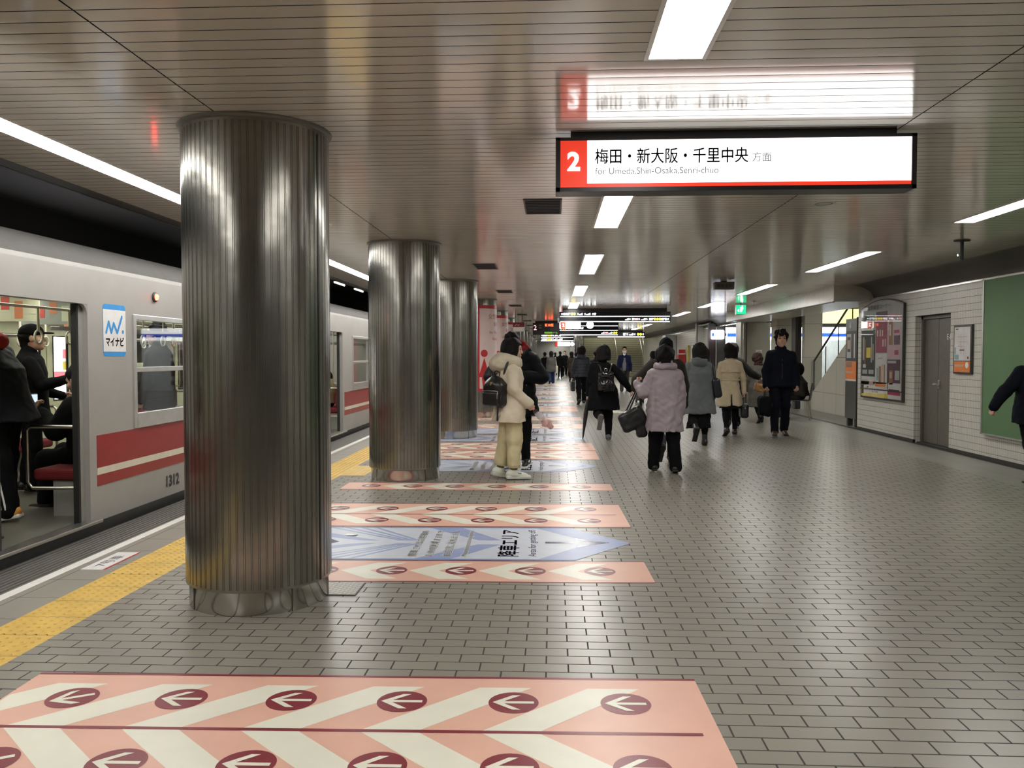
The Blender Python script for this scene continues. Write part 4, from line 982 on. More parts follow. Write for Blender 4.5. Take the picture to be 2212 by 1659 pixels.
ss = thing('side_staircase', 'side stairs with pale stone wall and glass railing rising towards the camera', 'stairs', (6.95, 22.85, 0), 0, None, 'thing')
mb = MB()
NS = 13
for k in range(NS): mb.box(.12, -.30*(k+1), 0, 2.2, -.30*k, .152*(k+1), stone)
mb.build('steps', ss)
mb = MB(); SL = .152/.30
P = [(0, 0, 0), (0, -4.2, 0), (0, -4.2, .50+4.0*SL), (0, -.2, .50), (0, 0, .50)]; mb.prism(P, (.12, 0, 0), stone_y); mb.build('stringer_wall', ss)
mb = MB(); mb.tube([(.06, -.05, .45), (.06, -.05, 1.30)], .02, dark); mb.tube([(.06, -.05, 1.30), (.06, -4.1, 1.30+4.05*SL)], .026, dark, 8); mb.build('handrail', ss)
for k in range(1, 5):
    mb = MB(); y_ = -.05-.95*k; z_ = .50+(-y_-.2)*SL; mb.tube([(.06, y_, z_-.05), (.06, y_, z_+.78)], .014, dark); mb.build('railing_post', ss)
mb = MB(); mb.poly([(.06, -.08, .52), (.06, -4.0, .50+3.8*SL), (.06, -4.0, 1.22+3.95*SL), (.06, -.08, 1.22)], GLASS('railing_glass', (.86, .90, .88), .14)); mb.build('glass_panel', ss)

sh = thing('shop', 'brightly lit shop front with white and blue sign band behind the steel pillar', 'shop', (9.0, 31.2, 0), 0, None, 'thing')
k_white = EM('shop_sign_white', (.93, .96, 1), 2.6); k_blue = EM('shop_sign_blue', (.02, .09, .80), 1.3); k_lt = EM('shop_ceiling_light', (1, 1, 1), 7.0); k_yel = EM('shop_yellow', (.95, .90, .35), 1.0)
maroon_d = M('shop_dark_frame', (.035, .018, .022), .4); shopw = M('shop_interior_white', (.75, .76, .76), .5)
mb = MB(); mb.box(-2.65, -.12, 2.02, 3.0, .2, 2.48, k_white); mb.box(-2.60, -.123, 2.14, 3.0, 0, 2.27, k_blue); mb.build('sign_band', sh)
mb = MB(); mb.box(.6, -.05, 2.64, 3.0, .2, 3.15, k_yel); mb.build('yellow_band', sh)
mb = MB(); mb.box(-3.25, -.06, 2.48, 3.0, .3, 2.62, dark); mb.box(-2.85, -.10, 0, -2.66, .25, 2.5, maroon_d); mb.box(-3.25, .0, 0, -3.0, .25, 2.5, maroon_d); mb.box(2.2, -.10, 0, 2.3, .2, 2.1, maroon_d); mb.build('door_frame', sh)
mb = MB(); mb.poly([(-3.2, 2.6, 0), (3, 2.6, 0), (3, 2.6, 2.6), (-3.2, 2.6, 2.6)], shopw); mb.box(-3.2, .3, 2.62, 3, 2.6, 2.66, shopw); mb.build('back_wall', sh)
mb = MB(); mb.box(-2.6, .7, 2.56, 2.8, .85, 2.61, k_lt); mb.box(-2.6, 1.7, 2.56, 2.8, 1.85, 2.61, k_lt); mb.build('ceiling_light', sh)
mb = MB(); mb.poly([(-2.6, 0, 0.02), (2.2, 0, .02), (2.2, 0, 2.0), (-2.6, 0, 2.0)], glass); mb.build('window_pane', sh)
bx_ = thing('projecting_sign', 'small white lit sign box projecting at the left of the shop', 'sign', (6.02, 30.9, 2.215))
mb = MB(); mb.box(-.24, -.12, -.17, .22, .12, .17, k_white); mb.build('lit_box', bx_, bevel=.05, seg=3)
mb = MB(); mb.box(-.235, -.123, -.06, -.16, -.118, .06, k_blue); mb.tube([(.06, -.123, -.05), (.12, -.123, -.05), (.12, -.123, .05), (.06, -.123, .05)], .012, k_blue, 6, True); mb.build('marks', bx_)
mb = MB(); mb.box(.20, -.05, -.05, .30, .05, .05, dark); mb.build('bracket', bx_)
shf = thing('shop_shelf', 'white shop shelf of goods seen behind the shop window', 'shelf', (6.95, 32.2, 0))
mb = MB(); mb.box(-.6, .25, 0, .6, .30, 2.0, shopw); mb.build('back_panel', shf)
for k in range(5):
    mb = MB(); mb.box(-.6, -.15, .25+.36*k, .6, .25, .275+.36*k, shopw); mb.build('shelf_board', shf)
gcol = [M('goods_%s' % n_, c, .4) for n_, c in (('orange', (.65, .22, .04)), ('red', (.5, .03, .03)), ('brown', (.2, .09, .04)), ('white', (.7, .7, .7)), ('green', (.10, .30, .08)), ('navy', (.03, .04, .15)))]
gp0 = []
for c, gm_ in enumerate(gcol):
    mb = MB(); mb.box(-.045, -.06, 0, .045, .06, .20, gm_); mb.box(-.047, -.062, .06, .047, .0, .12, gcol[(c+3) % 6]); o = mb.build('goods_box', None, (0, 0, -5)); gp0.append(o)
rr_ = random.Random(3); cols_n = ['orange', 'red', 'brown', 'white', 'green', 'navy']; first = set()
for k in range(5):
    for q in range(9):
        c = (k*2+q*5+rr_.randint(0, 1)) % 6
        o = gp0[c] if c not in first else gp0[c].copy()
        if c in first: COL.objects.link(o)
        first.add(c); o.location = (6.95-.5+.122*q, 32.2, .276+.36*k); o.scale = (1, 1, .8+.4*rr_.random())
        tag(o, 'small %s packet among the goods on the shop shelf' % cols_n[c], 'packet', 'goods on the shop shelf')

# far wall fittings on the right
nbd = thing('notice_board', 'dark gridded notice board on the far right tiled wall', 'notice board', (6.0, 34.6, 0))
mb = MB(); mb.box(-.05, -.75, 1.15, 0, .75, 2.30, dark); mb.build('frame', nbd)
mb = MB()
for i in range(4):
    for j in range(5): mb.box(-.055, -.68+.35*i, 1.20+.215*j, -.05, -.38+.35*i, 1.37+.215*j, M('notice_grey', (.09, .09, .085), .4))
mb.build('notices', nbd)
ut = thing('utility_column', 'pale grey utility column standing against the far right wall', 'column', (5.75, 41.5, 0), 0, None, 'thing')
mb = MB(); mb.box(-.30, -.6, 0, .24, .6, 2.45, M('utility_pale', (.50, .52, .53), .35)); mb.build('casing', ut, bevel=.02)
mb = MB(); mb.box(-.10, -.61, .9, .10, -.599, 1.9, M('utility_panel', (.62, .58, .50), .4)); mb.build('panel', ut)
hyd = thing('fire_hydrant_box', 'red fire hydrant box beside the pale utility column', 'hydrant box', (5.82, 38.4, 0))
mb = MB(); mb.box(-.16, -.35, .5, .16, .35, 1.5, M('hydrant_red', (.35, .03, .025), .4)); mb.build('box', hyd, bevel=.01)
mb = MB(); mb.box(-.14, -.36, 1.55, .14, -.2, 1.72, M('hydrant_lamp', (.5, .03, .03), .3)); mb.build('lamp', hyd)
mb = MB(); mb.box(-.16, -.30, 0, .16, .30, .5, dark); mb.build('stand', hyd)
ypl_ = thing('yellow_post', 'slim yellow post on the far right wall before the hydrant box', 'post', (5.92, 36.9, 0))
mb = MB(); mb.box(-.05, -.05, 0, .05, .05, 1.9, M('post_yellow', (.5, .42, .10), .5)); mb.build('post', ypl_)
mb = MB(); mb.box(-.07, -.07, 0, .07, .07, .03, dark); mb.build('foot', ypl_)
wsg = thing('wall_sign', 'slim dark framed sign between the notice board and the yellow post', 'wall sign', (6.0, 36.2, 0))
mb = MB(); mb.box(-.03, -.22, 1.1, 0, .22, 1.9, frame_d); mb.build('frame', wsg)
mb = MB(); mb.box(-.034, -.17, 1.15, -.03, .17, 1.85, pp_m['white']); mb.build('sheet', wsg)

# stairs at the far end
stg = M('stair_tread', (.30, .29, .21), .5); stn = M('stair_nosing', (.50, .49, .40), .3); styl = M('stair_yellow', (.45, .36, .06), .5)
fst = thing('far_staircase', 'wide flight of stairs going up at the far end of the platform', 'stairs', (4.25, 56.0, 0), 0, None, 'thing')
mb = MB()
for k in range(24): mb.box(-2.2, .30*k, 0, 2.2, .30*(k+1), .155*(k+1), stg)
mb.build('steps', fst)
mb = MB()
for k in range(24): mb.box(-2.19, .30*k-.006, .155*(k+1)-.035, 2.19, .30*k+.05, .155*(k+1)+.004, stn)
mb.build('nosings', fst)
mb = MB(); mb.box(-2.2, -.5, .0, 2.2, -.15, .006, styl); mb.build('tactile_strip', fst)
for xx in (0.1, 1.85, 2.05):
    mb = MB(); mb.tube([(xx, -.1, .05), (xx, -.1, .90), (xx, 7.1, .90+7.2*.517)], .025, steel, 8)
    for k in range(1, 5): mb.tube([(xx, 1.5*k, .155*5*k-.1), (xx, 1.5*k, .90+1.5*k*.517)], .018, steel, 6)
    mb.build('handrail', fst)
vs = MB(); vs.box(6.45, 55.8, 0, 6.7, 70, 6.5, grey_wall); vs.box(2.05, 66, 0, 6.6, 66.2, 6.5, grey_wall); vs.box(2.0, 56.2, 2.5, 2.05, 66, 6.5, grey_wall); struct(vs, 'wall_stairwell')
vs = MB(); vs.box(2.0, 56, 6.3, 6.7, 66, 6.5, grey_wall); struct(vs, 'ceiling_stairwell')
stair_fill_m = EM('stair_fill_lamp', (1, .97, .85), LAMP*3.5)  # added lamps, out of sight in the stairwell, to brighten the steps
sl = thing('stair_fill_light', 'upper added fill lamp, unseen above the far stairs', 'lamp', (4.2, 62.5, 6.27), 0, 'added fill lamps above the far stairs'); mb = MB(); mb.box(-1.4, -.12, -.06, 1.4, .12, .02, white_p); mb.build('housing', sl)
mb = MB(); mb.box(-1.35, -.09, -.075, 1.35, .09, -.06, stair_fill_m); mb.build('diffuser', sl)
dup(sl, (4.2, 59.0, 6.27), label='lower added fill lamp, unseen above the far stairs')
for k, (x_, y_) in enumerate(((8.6, 19.6), (8.6, 26.5), (10.6, 23.0))):  # fill lights added to brighten the side recess and its stone walls
    t = thing('recess_fill_light', 'added fill light on the recess ceiling, %s' % ['over the side stairs', 'in front of the shop', 'by the rear wall'][k], 'ceiling light', (x_, y_, 3.298), 0, 'added fill lights of the side recess')
    mb = MB(); mb.box(-.16, -1.3, -.05, .16, 1.3, 0, white_p); mb.build('frame', t)
    mb = MB(); mb.box(-.13, -1.26, -.056, .13, 1.26, -.05, lampw); mb.build('diffuser', t)
ln = MB(); ln.box(2.05, 55.45, 2.62, 6.6, 55.8, 3.2, beam_m); struct(ln, 'ceiling_lintel')
for k in range(3):
    t = thing('stair_column', 'shiny steel column left of the far stairs, %s of three' % ['nearest', 'middle', 'farthest'][k], 'column', (1.48+.20*k, 53.2+.5*k, 0), 0, 'steel columns by the far stairs', 'thing')
    mb = MB(); mb.cyl((0, 0, .1), (0, 0, HC), .12, col_base, n=24); mb.build('shaft', t)
    mb = MB(); mb.cyl((0, 0, 0), (0, 0, .1), .14, dark, n=24); mb.build('base_ring', t)
ws2 = thing('round_sign', 'small round red sign far along the columns', 'sign', (-1.33, 40.0, 0))
mb = MB(); mb.cyl((-.0, -.02, 1.25), (-.0, .02, 1.25), .16, M('alarm_red', (.40, .03, .04), .4), n=24); mb.build('disc', ws2)
mb = MB(); mb.box(-.02, -.01, 0, .02, .03, 1.2, dark); mb.box(-.12, -.1, 0, .12, .1, .03, dark); mb.build('stand', ws2)
# ------------------------------------------------------------------ organic shapes: distance fields meshed by surface nets
class Field:
    def __init__(s): s.ops = []
    def cone(s, a, b, ra, rb, k=.03, flat=None, sub=False):
        """tapered round limb; flat=(direction, factor<1) squashes it along a direction"""
        a, b = np.array(a, float), np.array(b, float); r = max(ra, rb)
        s.ops.append(('cone', np.minimum(a, b)-r, np.maximum(a, b)+r, (a, b, ra, rb, flat), k, sub)); return s
    def chain(s, pts, rs, k=.03, flat=None):
        for i in range(len(pts)-1): s.cone(pts[i], pts[i+1], rs[i], rs[i+1], k, flat)
        return s
    def ell(s, c, r, Rm=None, k=.03, sub=False):
        c, r = np.array(c, float), np.array(r, float); m = r.max()
        s.ops.append(('ell', c-m, c+m, (c, r, None if Rm is None else np.array(Rm)), k, sub)); return s
    def rbox(s, c, h, rad, Rm=None, k=.02, sub=False):
        c, h = np.array(c, float), np.array(h, float); m = np.linalg.norm(h)
        e = m if Rm is not None else h
        s.ops.append(('box', c-e-rad*0, c+e, (c, h, rad, None if Rm is None else np.array(Rm)), k, sub)); return s
    def loft(s, prof, k=.03, ex=2.3):
        """stack of ellipses: rows (z, cx, cy, rx, ry), z ascending"""
        P = np.array(sorted(prof), float)
        lo = np.array([(P[:, 1]-P[:, 3]).min(), (P[:, 2]-P[:, 4]).min(), P[0, 0]]); hi = np.array([(P[:, 1]+P[:, 3]).max(), (P[:, 2]+P[:, 4]).max(), P[-1, 0]])
        s.ops.append(('loft', lo, hi, (P, ex), k, False)); return s
    def cut(s, n, d):
        """keep only n.p <= d"""
        s.ops.append(('cut', None, None, (np.array(n, float), d), 0, False)); return s
    def mesh(s, res, noise=None, seed=0, quilt=None):
        un = [o for o in s.ops if o[0] != 'cut' and not o[5]]
        pad = 3*res
        lo = np.min([o[1] for o in un], 0)-pad; hi = np.max([o[2] for o in un], 0)+pad
        n = np.maximum(np.ceil((hi-lo)/res).astype(int)+1, 4)
        A = np.full(n, 1.0, np.float32)
        ax = [(lo[i]+res*np.arange(n[i])).astype(np.float32) for i in range(3)]
        for kind, a, b, q, k, sub in s.ops:
            if kind == 'cut':
                nn, d = q; D = nn[0]*ax[0][:, None, None]+nn[1]*ax[1][None, :, None]+nn[2]*ax[2][None, None, :]-d
                np.maximum(A, D.astype(np.float32), out=A); continue
            m = k + 2*res
            i0 = np.clip(np.floor((a-m-lo)/res).astype(int), 0, n-1); i1 = np.clip(np.ceil((b+m-lo)/res).astype(int)+1, 1, n)
            sl = tuple(slice(i0[i], i1[i]) for i in range(3))
            X, Y, Z = ax[0][sl[0]][:, None, None], ax[1][sl[1]][None, :, None], ax[2][sl[2]][None, None, :]
            if kind == 'cone':
                p, e, ra, rb, flat = q; d = e-p; L = max(d@d, 1e-9)
                t = np.clip(((X-p[0])*d[0]+(Y-p[1])*d[1]+(Z-p[2])*d[2])/L, 0, 1)
                vx, vy, vz = X-(p[0]+t*d[0]), Y-(p[1]+t*d[1]), Z-(p[2]+t*d[2])
                if flat:
                    fn = np.array(flat[0], float); fn = fn/np.linalg.norm(fn); g = 1/flat[1]-1
                    w_ = vx*fn[0]+vy*fn[1]+vz*fn[2]; vx, vy, vz = vx+g*w_*fn[0], vy+g*w_*fn[1], vz+g*w_*fn[2]
                D = np.sqrt(vx*vx+vy*vy+vz*vz)-(ra+(rb-ra)*t)
                if flat: D = D*.8
            elif kind in ('ell', 'box'):
                c = q[0]; vx, vy, vz = X-c[0], Y-c[1], Z-c[2]; Rm = q[-1]
                if Rm is not None: vx, vy, vz = (Rm[0][i]*vx+Rm[1][i]*vy+Rm[2][i]*vz for i in range(3))
                if kind == 'ell':
                    r = q[1]; u = np.sqrt((vx/r[0])**2+(vy/r[1])**2+(vz/r[2])**2)
                    g = np.sqrt((vx/r[0]**2)**2+(vy/r[1]**2)**2+(vz/r[2]**2)**2)+1e-6
                    D = u*(u-1)/g
                else:
                    h, rad = q[1], q[2]; qx, qy, qz = np.abs(vx)-h[0]+rad, np.abs(vy)-h[1]+rad, np.abs(vz)-h[2]+rad
                    D = np.sqrt(np.maximum(qx, 0)**2+np.maximum(qy, 0)**2+np.maximum(qz, 0)**2)+np.minimum(np.maximum(qx, np.maximum(qy, qz)), 0)-rad
            else:
                P, ex = q; z = ax[2][sl[2]]; it = lambda j: np.interp(z, P[:, 0], P[:, j])[None, None, :]
                cx, cy, rx, ry = it(1), it(2), it(3), it(4)
                u = (np.abs((X-cx)/rx)**ex+np.abs((Y-cy)/ry)**ex)**(1/ex)
                D = (u-1)*np.minimum(rx, ry)
                D = np.maximum(D, np.maximum(P[0, 0]-Z, Z-P[-1, 0]))
            D = np.broadcast_to(D, A[sl].shape).astype(np.float32); S = A[sl]
            if sub:
                h = np.clip(.5-.5*(S+D)/max(k, 1e-6), 0, 1); A[sl] = S+(-D-S)*h+k*h*(1-h)
            else:
                h = np.clip(.5+.5*(S-D)/max(k, 1e-6), 0, 1); A[sl] = S+(D-S)*h-k*h*(1-h)
        if noise or quilt:
            X, Y, Z = ax[0][:, None, None], ax[1][None, :, None], ax[2][None, None, :]
            rg = np.random.RandomState(seed); N = np.zeros(n, np.float32)
            if noise:
                amp, fr = noise[0], noise[1]; an = noise[2] if len(noise) > 2 else (1, 1, 1)
                for i in range(7):
                    v = rg.normal(size=3); v = v/np.linalg.norm(v)*fr*(.6+.9*rg.rand())*np.array(an); N += amp/2.4*np.sin(X*v[0]+Y*v[1]+Z*v[2]+rg.rand()*6.28+1.3*np.sin(X*v[1]*.7+Z*v[2]*.5+Y*v[0]*.6))
            N += .0012*(np.sin(X*61+2.1*np.sin(Z*23+Y*9))+np.sin(Y*57+1.7*np.sin(Z*31-X*12))+np.sin(Z*66+2.3*np.sin(X*27+Y*21)))
            if quilt: N += quilt[0]*(np.abs(np.sin(PI*Z/quilt[1])))**.5*-1+quilt[0]
            A = A + N
        # surface nets
        I = A < 0
        c = [I[:-1, :-1, :-1], I[1:, :-1, :-1], I[:-1, 1:, :-1], I[1:, 1:, :-1], I[:-1, :-1, 1:], I[1:, :-1, 1:], I[:-1, 1:, 1:], I[1:, 1:, 1:]]
        sm = sum(x.astype(np.int8) for x in c); act = (sm > 0) & (sm < 8)
        ids = np.full(act.shape, -1, np.int64); idx = np.argwhere(act); ids[act] = np.arange(len(idx))
        off = np.array([(i & 1, i >> 1 & 1, i >> 2 & 1) for i in range(8)])
        val = np.stack([A[tuple((idx+o).T)] for o in off], 1)
        acc = np.zeros((len(idx), 3)); cnt = np.zeros(len(idx))
        for i in range(8):
            for b in (1, 2, 4):
                j = i | b
                if j == i: continue
                va, vb = val[:, i], val[:, j]; cr = (va < 0) != (vb < 0)
                t = np.where(cr, va/np.where(cr, va-vb, 1), 0)
                acc[cr] += (off[i]+(off[j]-off[i])*t[:, None])[cr]; cnt[cr] += 1
        V = lo + res*(idx + acc/cnt[:, None])
        F = []
        for d in range(3):
            e, f = (d+1) % 3, (d+2) % 3
            s0 = [slice(None)]*3; s1 = [slice(None)]*3; s0[d] = slice(0, -1); s1[d] = slice(1, None)
            for sgn in (0, 1):
                ch = (I[tuple(s0)] & ~I[tuple(s1)]) if sgn == 0 else (~I[tuple(s0)] & I[tuple(s1)])
                g = np.argwhere(ch); 
                if len(g) == 0: continue
                g = g[(g[:, e] > 0) & (g[:, f] > 0) & (g[:, e] < n[e]-1) & (g[:, f] < n[f]-1)]
                q = []
                for de, df_ in ((0, 0), (-1, 0), (-1, -1), (0, -1)):
                    h = g.copy(); h[:, e] += de; h[:, f] += df_; q.append(ids[tuple(h.T)])
                q = np.stack(q, 1); F.append(q if sgn == 0 else q[:, ::-1])
        return V, np.concatenate(F)

def mesh_obj(name, pieces, mats, parent=None, smooth=True):
    """pieces: (V, F, material index); one mesh object"""
    me = bpy.data.meshes.new(name); vs, fs, mi, o = [], [], [], 0
    for V, F, m in pieces: vs.append(V); fs.append(F+o); mi.append(np.full(len(F), m)); o += len(V)
    V, F, mi = np.concatenate(vs), np.concatenate(fs), np.concatenate(mi)
    me.vertices.add(len(V)); me.vertices.foreach_set('co', V.astype(np.float32).ravel())
    me.loops.add(F.size); me.loops.foreach_set('vertex_index', F.astype(np.int32).ravel())
    me.polygons.add(len(F)); me.polygons.foreach_set('loop_start', np.arange(0, F.size, 4, dtype=np.int32)); 
    me.update(calc_edges=True)
    for m in mats: me.materials.append(m)
    me.polygons.foreach_set('material_index', mi.astype(np.int32)); me.polygons.foreach_set('use_smooth', np.full(len(F), smooth))
    me.validate(); me.update()
    ob = bpy.data.objects.new(name, me); COL.objects.link(ob)
    if parent: ob.parent = parent
    return ob

skin = M('skin', (.56, .34, .25), .5, var=.05, vscale=14); skin_d = M('skin_tan', (.44, .26, .18), .5, var=.05, vscale=14)
hair_b = M('hair_black', (.006, .005, .005), .6, 0, .15, var=.3, vscale=40, bump=.5, bscale=150); hair_br = M('hair_dark_brown', (.012, .008, .006), .6, 0, .15, var=.3, vscale=40, bump=.5, bscale=150)
eye_m = M('eye_dark', (.02, .015, .012), .2); lip_m = M('lip', (.42, .17, .14), .45); shoe_b = M('shoe_black_leather', (.014, .013, .013), .35); shoe_br = M('shoe_brown_leather', (.075, .05, .035), .35); mask_m = M('face_mask_white', (.75, .75, .74), .7)
def fab(name, col, rough=.85, bump=.25, bs=180, var=.10): return M(name, col, rough, 0, .12, var, 7.0, bump, bs)
f_black = fab('cloth_black', (.005, .005, .006)); f_navy = fab('cloth_navy', (.005, .006, .011)); f_char = fab('cloth_charcoal', (.022, .021, .020))
def rotm(pitch=0, yaw=0, roll=0):
    return np.array((Matrix.Rotation(yaw, 3, 'Z') @ Matrix.Rotation(pitch, 3, 'X') @ Matrix.Rotation(roll, 3, 'Y')))

def hand_field(Fh, w, d, n, curl, side, sc=1.0):
    """five-fingered hand at wrist w, pointing along d, palm facing n; curl 0..1"""
    d = np.array(d, float); d /= np.linalg.norm(d); n = np.array(n, float); n = n-d*(n@d); n /= np.linalg.norm(n)
    x = np.cross(d, n)*side                       # towards the thumb
    P = lambda a, b, c: np.array(w)+sc*(d*a+x*b+n*c)
    Fh.cone(P(-.03, 0, 0), P(.02, 0, 0), .027*sc, .026*sc, .01, (n, .75))
    Fh.cone(P(.03, .018, 0), P(.075, .024, .0), .022*sc, .020*sc, .012, (n, .62)); Fh.cone(P(.03, -.014, 0), P(.072, -.022, .0), .022*sc, .019*sc, .012, (n, .62)); Fh.cone(P(.03, 0, 0), P(.08, 0, 0), .022*sc, .019*sc, .012, (n, .62))
    for b, L, r in ((.028, .068, .0088), (.0095, .078, .0092), (-.010, .072, .0088), (-.028, .056, .0078)):
        p = P(.078-abs(b-.006)*.25, b, 0); a = .25+curl*.9; dirs = []
        for ln, da in ((.45, 0), (.31, curl*1.15+.12), (.24, curl*.8+.1)):
            a += da; q = p + sc*L*ln*(d*math.cos(a)+n*math.sin(a)); Fh.cone(p, q, r*sc, r*.9*sc, .004); p = q; r *= .92
    p = P(.015, .022, .006); q = P(.048, .048, .018+.010*curl); Fh.cone(p, q, .014*sc, .0115*sc, .01); r_ = P(.082, .050-.018*curl, .026+.025*curl); Fh.cone(q, r_, .0108*sc, .009*sc, .005)

def person(label, loc, rz, h=1.65, res=.012, legs=((8, 10), (-8, 16)), arms=((-6, 9, 14), (8, 9, 14)), lean=0, head=(0, 0), wide=1.0, skin_m=None, hair='short', hair_mat=None,
           coat=None, lower=None, shoes=None, hands=True, extra=None, seat=None, mask=False, group=None, dz=0.0):
    """one figure facing its own +Y. legs: (thigh swing, knee bend) for right, left; arms: (swing, abduct, elbow bend) or dict(e=,w=) joint positions; angles in degrees"""
    u = h/1.70; skin_m = skin_m or skin; hair_mat = hair_mat or hair_b; rs = np.random.RandomState(int(abs(loc[0])*97+abs(loc[1])*31) % 9999)
    J = {}
    def leg(s, thigh, knee, lat=0.0):
        a = R(thigh); b = a-R(knee); hip = np.array([s*.088, 0, .90])
        k = hip + .42*np.array([0, math.sin(a), -math.cos(a)])+np.array([s*(.008+lat*.5), 0, 0]); an = k + .40*np.array([0, math.sin(b), -math.cos(b)])+np.array([s*lat*.5, 0, 0])
        fp = min(0.0, b*1.0) if knee < 45 else b*.9       # heel lifts when the shin leans back
        td = np.array([s*.12, math.cos(fp), math.sin(fp)]); td /= np.linalg.norm(td)
        if b > 0.08: td = np.array([s*.12, math.cos(b*.5), math.sin(b*.5)])
        upv = np.array([0, -td[2], td[1]])
        heel = an - upv*.055 - td*.045; toe = an - upv*.060 + td*.155
        return hip, k, an, heel, toe, td, upv
    Lg = [leg(1, *legs[0]), leg(-1, *legs[1])]
    low = min(min(l[3][2], l[4][2])-.022 for l in Lg)
    dzl = -low if seat is None else (seat-.90*1.0+.09)/u*1.0 - 0
    if seat is not None: dzl = seat/u - .90 + .085
    sh = np.array([0, 0, dzl])
    Lg = [tuple(p+sh if i < 5 else p for i, p in enumerate(l)) for l in Lg]
    pel = np.array([0, 0, .93])+sh; la = R(lean)
    B = lambda p: pel + np.array([p[0], p[1]*math.cos(la)+(p[2]-.93)*math.sin(la), (p[2]-.93)*math.cos(la)-p[1]*math.sin(la)])   # torso bend about the pelvis
    neck = B((0, -.015, 1.43)); shd = [B((.160*wide, -.01, 1.335)), B((-.160*wide, -.01, 1.335))]
    Am = []
    for i, s in ((0, 1), (1, -1)):
        A_ = arms[i]
        if isinstance(A_, dict): e, w_ = np.array(A_['e'], float)+sh, np.array(A_['w'], float)+sh; hd = np.array(A_.get('d', w_-e), float); hn = np.array(A_.get('n', (-s, 0, 0)), float); cu = A_.get('curl', .5)
        else:
            sw, ab, eb = map(R, A_[:3]); v = np.array([s*math.sin(ab), math.cos(ab)*math.sin(sw), -math.cos(ab)*math.cos(sw)])
            v = np.array([v[0], v[1]*math.cos(la)+v[2]*math.sin(la)*.0, v[2]]); e = shd[i]+.285*v
            sw2 = sw+eb; v2 = np.array([s*math.sin(ab*.4), math.cos(ab*.4)*math.sin(sw2), -math.cos(ab*.4)*math.cos(sw2)]); w_ = e+.25*v2; hd = v2; hn = np.array([-s, .15, 0]); cu = .45
        Am.append((shd[i], e, w_, hd, hn, cu))
    hp, hy = R(head[0]), R(head[1]); Hm = rotm(-hp-la*.5, hy); hc = neck + np.array([0, .02, 0]) + Hm @ np.array([0, .015, .154])
    hs = 1.10
    Hp = lambda x, y, z: np.array([x, y, z], float)
    HV = lambda V: (hc + hs*(V @ Hm.T))*u
    t = thing('person', label, 'person', (loc[0], loc[1], loc[2] if len(loc) > 2 else 0.0), rz, group)
    S = lambda V: V*u
    # ---- body
    f = Field()
    f.ell(B((0, 0, .95)), (.155*wide, .11, .13), None, .05); f.cone(B((0, 0, 1.0)), B((0, .0, 1.22)), .115*wide, .13*wide, .06, ((0, 1, 0), .75)); f.cone(B((-.09*wide, -.01, 1.31)), B((.09*wide, -.01, 1.31)), .075, .075, .06)
    f.cone(B((0, -.015, 1.38)), neck+np.array([0, .02, .07]), .058, .052, .04)
    for hip, k, an, heel, toe, td, upv in Lg:
        f.chain([hip, k, an], [.085, .056, .038], .04); f.cone(k*.75+an*.25, k*.45+an*.55, .054, .048, .03); f.cone(heel+upv*.01, toe-td*.05+upv*.006, .026, .018, .02)
    for a, e, w_, hd, hn, cu in Am: f.chain([a, e, w_], [.052, .041, .028], .03)
    pieces = [f.mesh(max(res, .011)) + (0,)]
    hr = .006 if res < .012 else (.009 if res < .016 else .013)
    f = Field()
    f.ell(Hp(0, -.012, .03), (.076, .096, .090), None, .02); f.ell(Hp(0, .018, -.045), (.062, .074, .075), None, .035); f.cone(Hp(0, .066, -.088), Hp(0, .07, -.092), .026, .024, .03)
    f.cone(Hp(0, .085, .012), Hp(0, .103, -.026), .009, .0125, .012); f.cone(Hp(-.03, .078, .03), Hp(.03, .078, .03), .014, .014, .02)
    for s in (-1, 1):
        f.ell(Hp(s*.032, .096, .012), (.017, .012, .011), None, .012, True); f.ell(Hp(s*.078, -.005, -.01), (.011, .022, .032), None, .008); f.ell(Hp(s*.045, .06, -.03), (.026, .025, .025), None, .02)
    f.cone(Hp(-.018, .088, -.062), Hp(.018, .088, -.062), .010, .010, .008)
    V, F = f.mesh(hr); pieces.append((HV(V)/u, F, 0))
    f = Field(); f.cone(neck-np.array([0, .0, .03]), hc + Hm @ np.array([0, -.012, -.05]), .052, .052, .03); pieces.append(f.mesh(.009) + (0,))
    if hands:
        for i, (a, e, w_, hd, hn, cu) in enumerate(Am):
            f = Field(); f.cone(e*.25+w_*.75, w_, .032, .027, .02); hand_field(f, w_, hd, hn, cu, 1 if i == 0 else -1); pieces.append(f.mesh(.0042 if res < .012 else (.0065 if res < .016 else .010)) + (0,))
    mesh_obj('body', [(S(V), F, m) for V, F, m in pieces], [skin_m], t)
    if res < .016:
        for s in (-1, 1):
            f = Field(); f.ell(Hp(s*.031, .082, .012), (.013, .010, .008), None, .002); mesh_obj('eye', [(HV((f.mesh(.004))[0]), f.mesh(.004)[1], 0)], [eye_m], t)
        f = Field(); f.cone(Hp(-.017, .0965, -.062), Hp(.017, .0965, -.062), .0045, .0045, .002); V, F = f.mesh(.0035); mesh_obj('mouth', [(HV(V), F, 0)], [lip_m], t)
        for s in (-1, 1):
            f = Field(); f.cone(Hp(s*.018, .094, .034), Hp(s*.046, .084, .035), .0045, .0035, .002); V, F = f.mesh(.0035); mesh_obj('eyebrow', [(HV(V), F, 0)], [hair_mat], t)
    if mask:
        f = Field(); f.ell(Hp(0, .055, -.055), (.066, .062, .052), None, .01); V, F = f.mesh(.008); mesh_obj('face_mask', [(HV(V), F, 0)], [mask_m], t)
    # ---- hair
    f = Field(); no = (.004, 55)
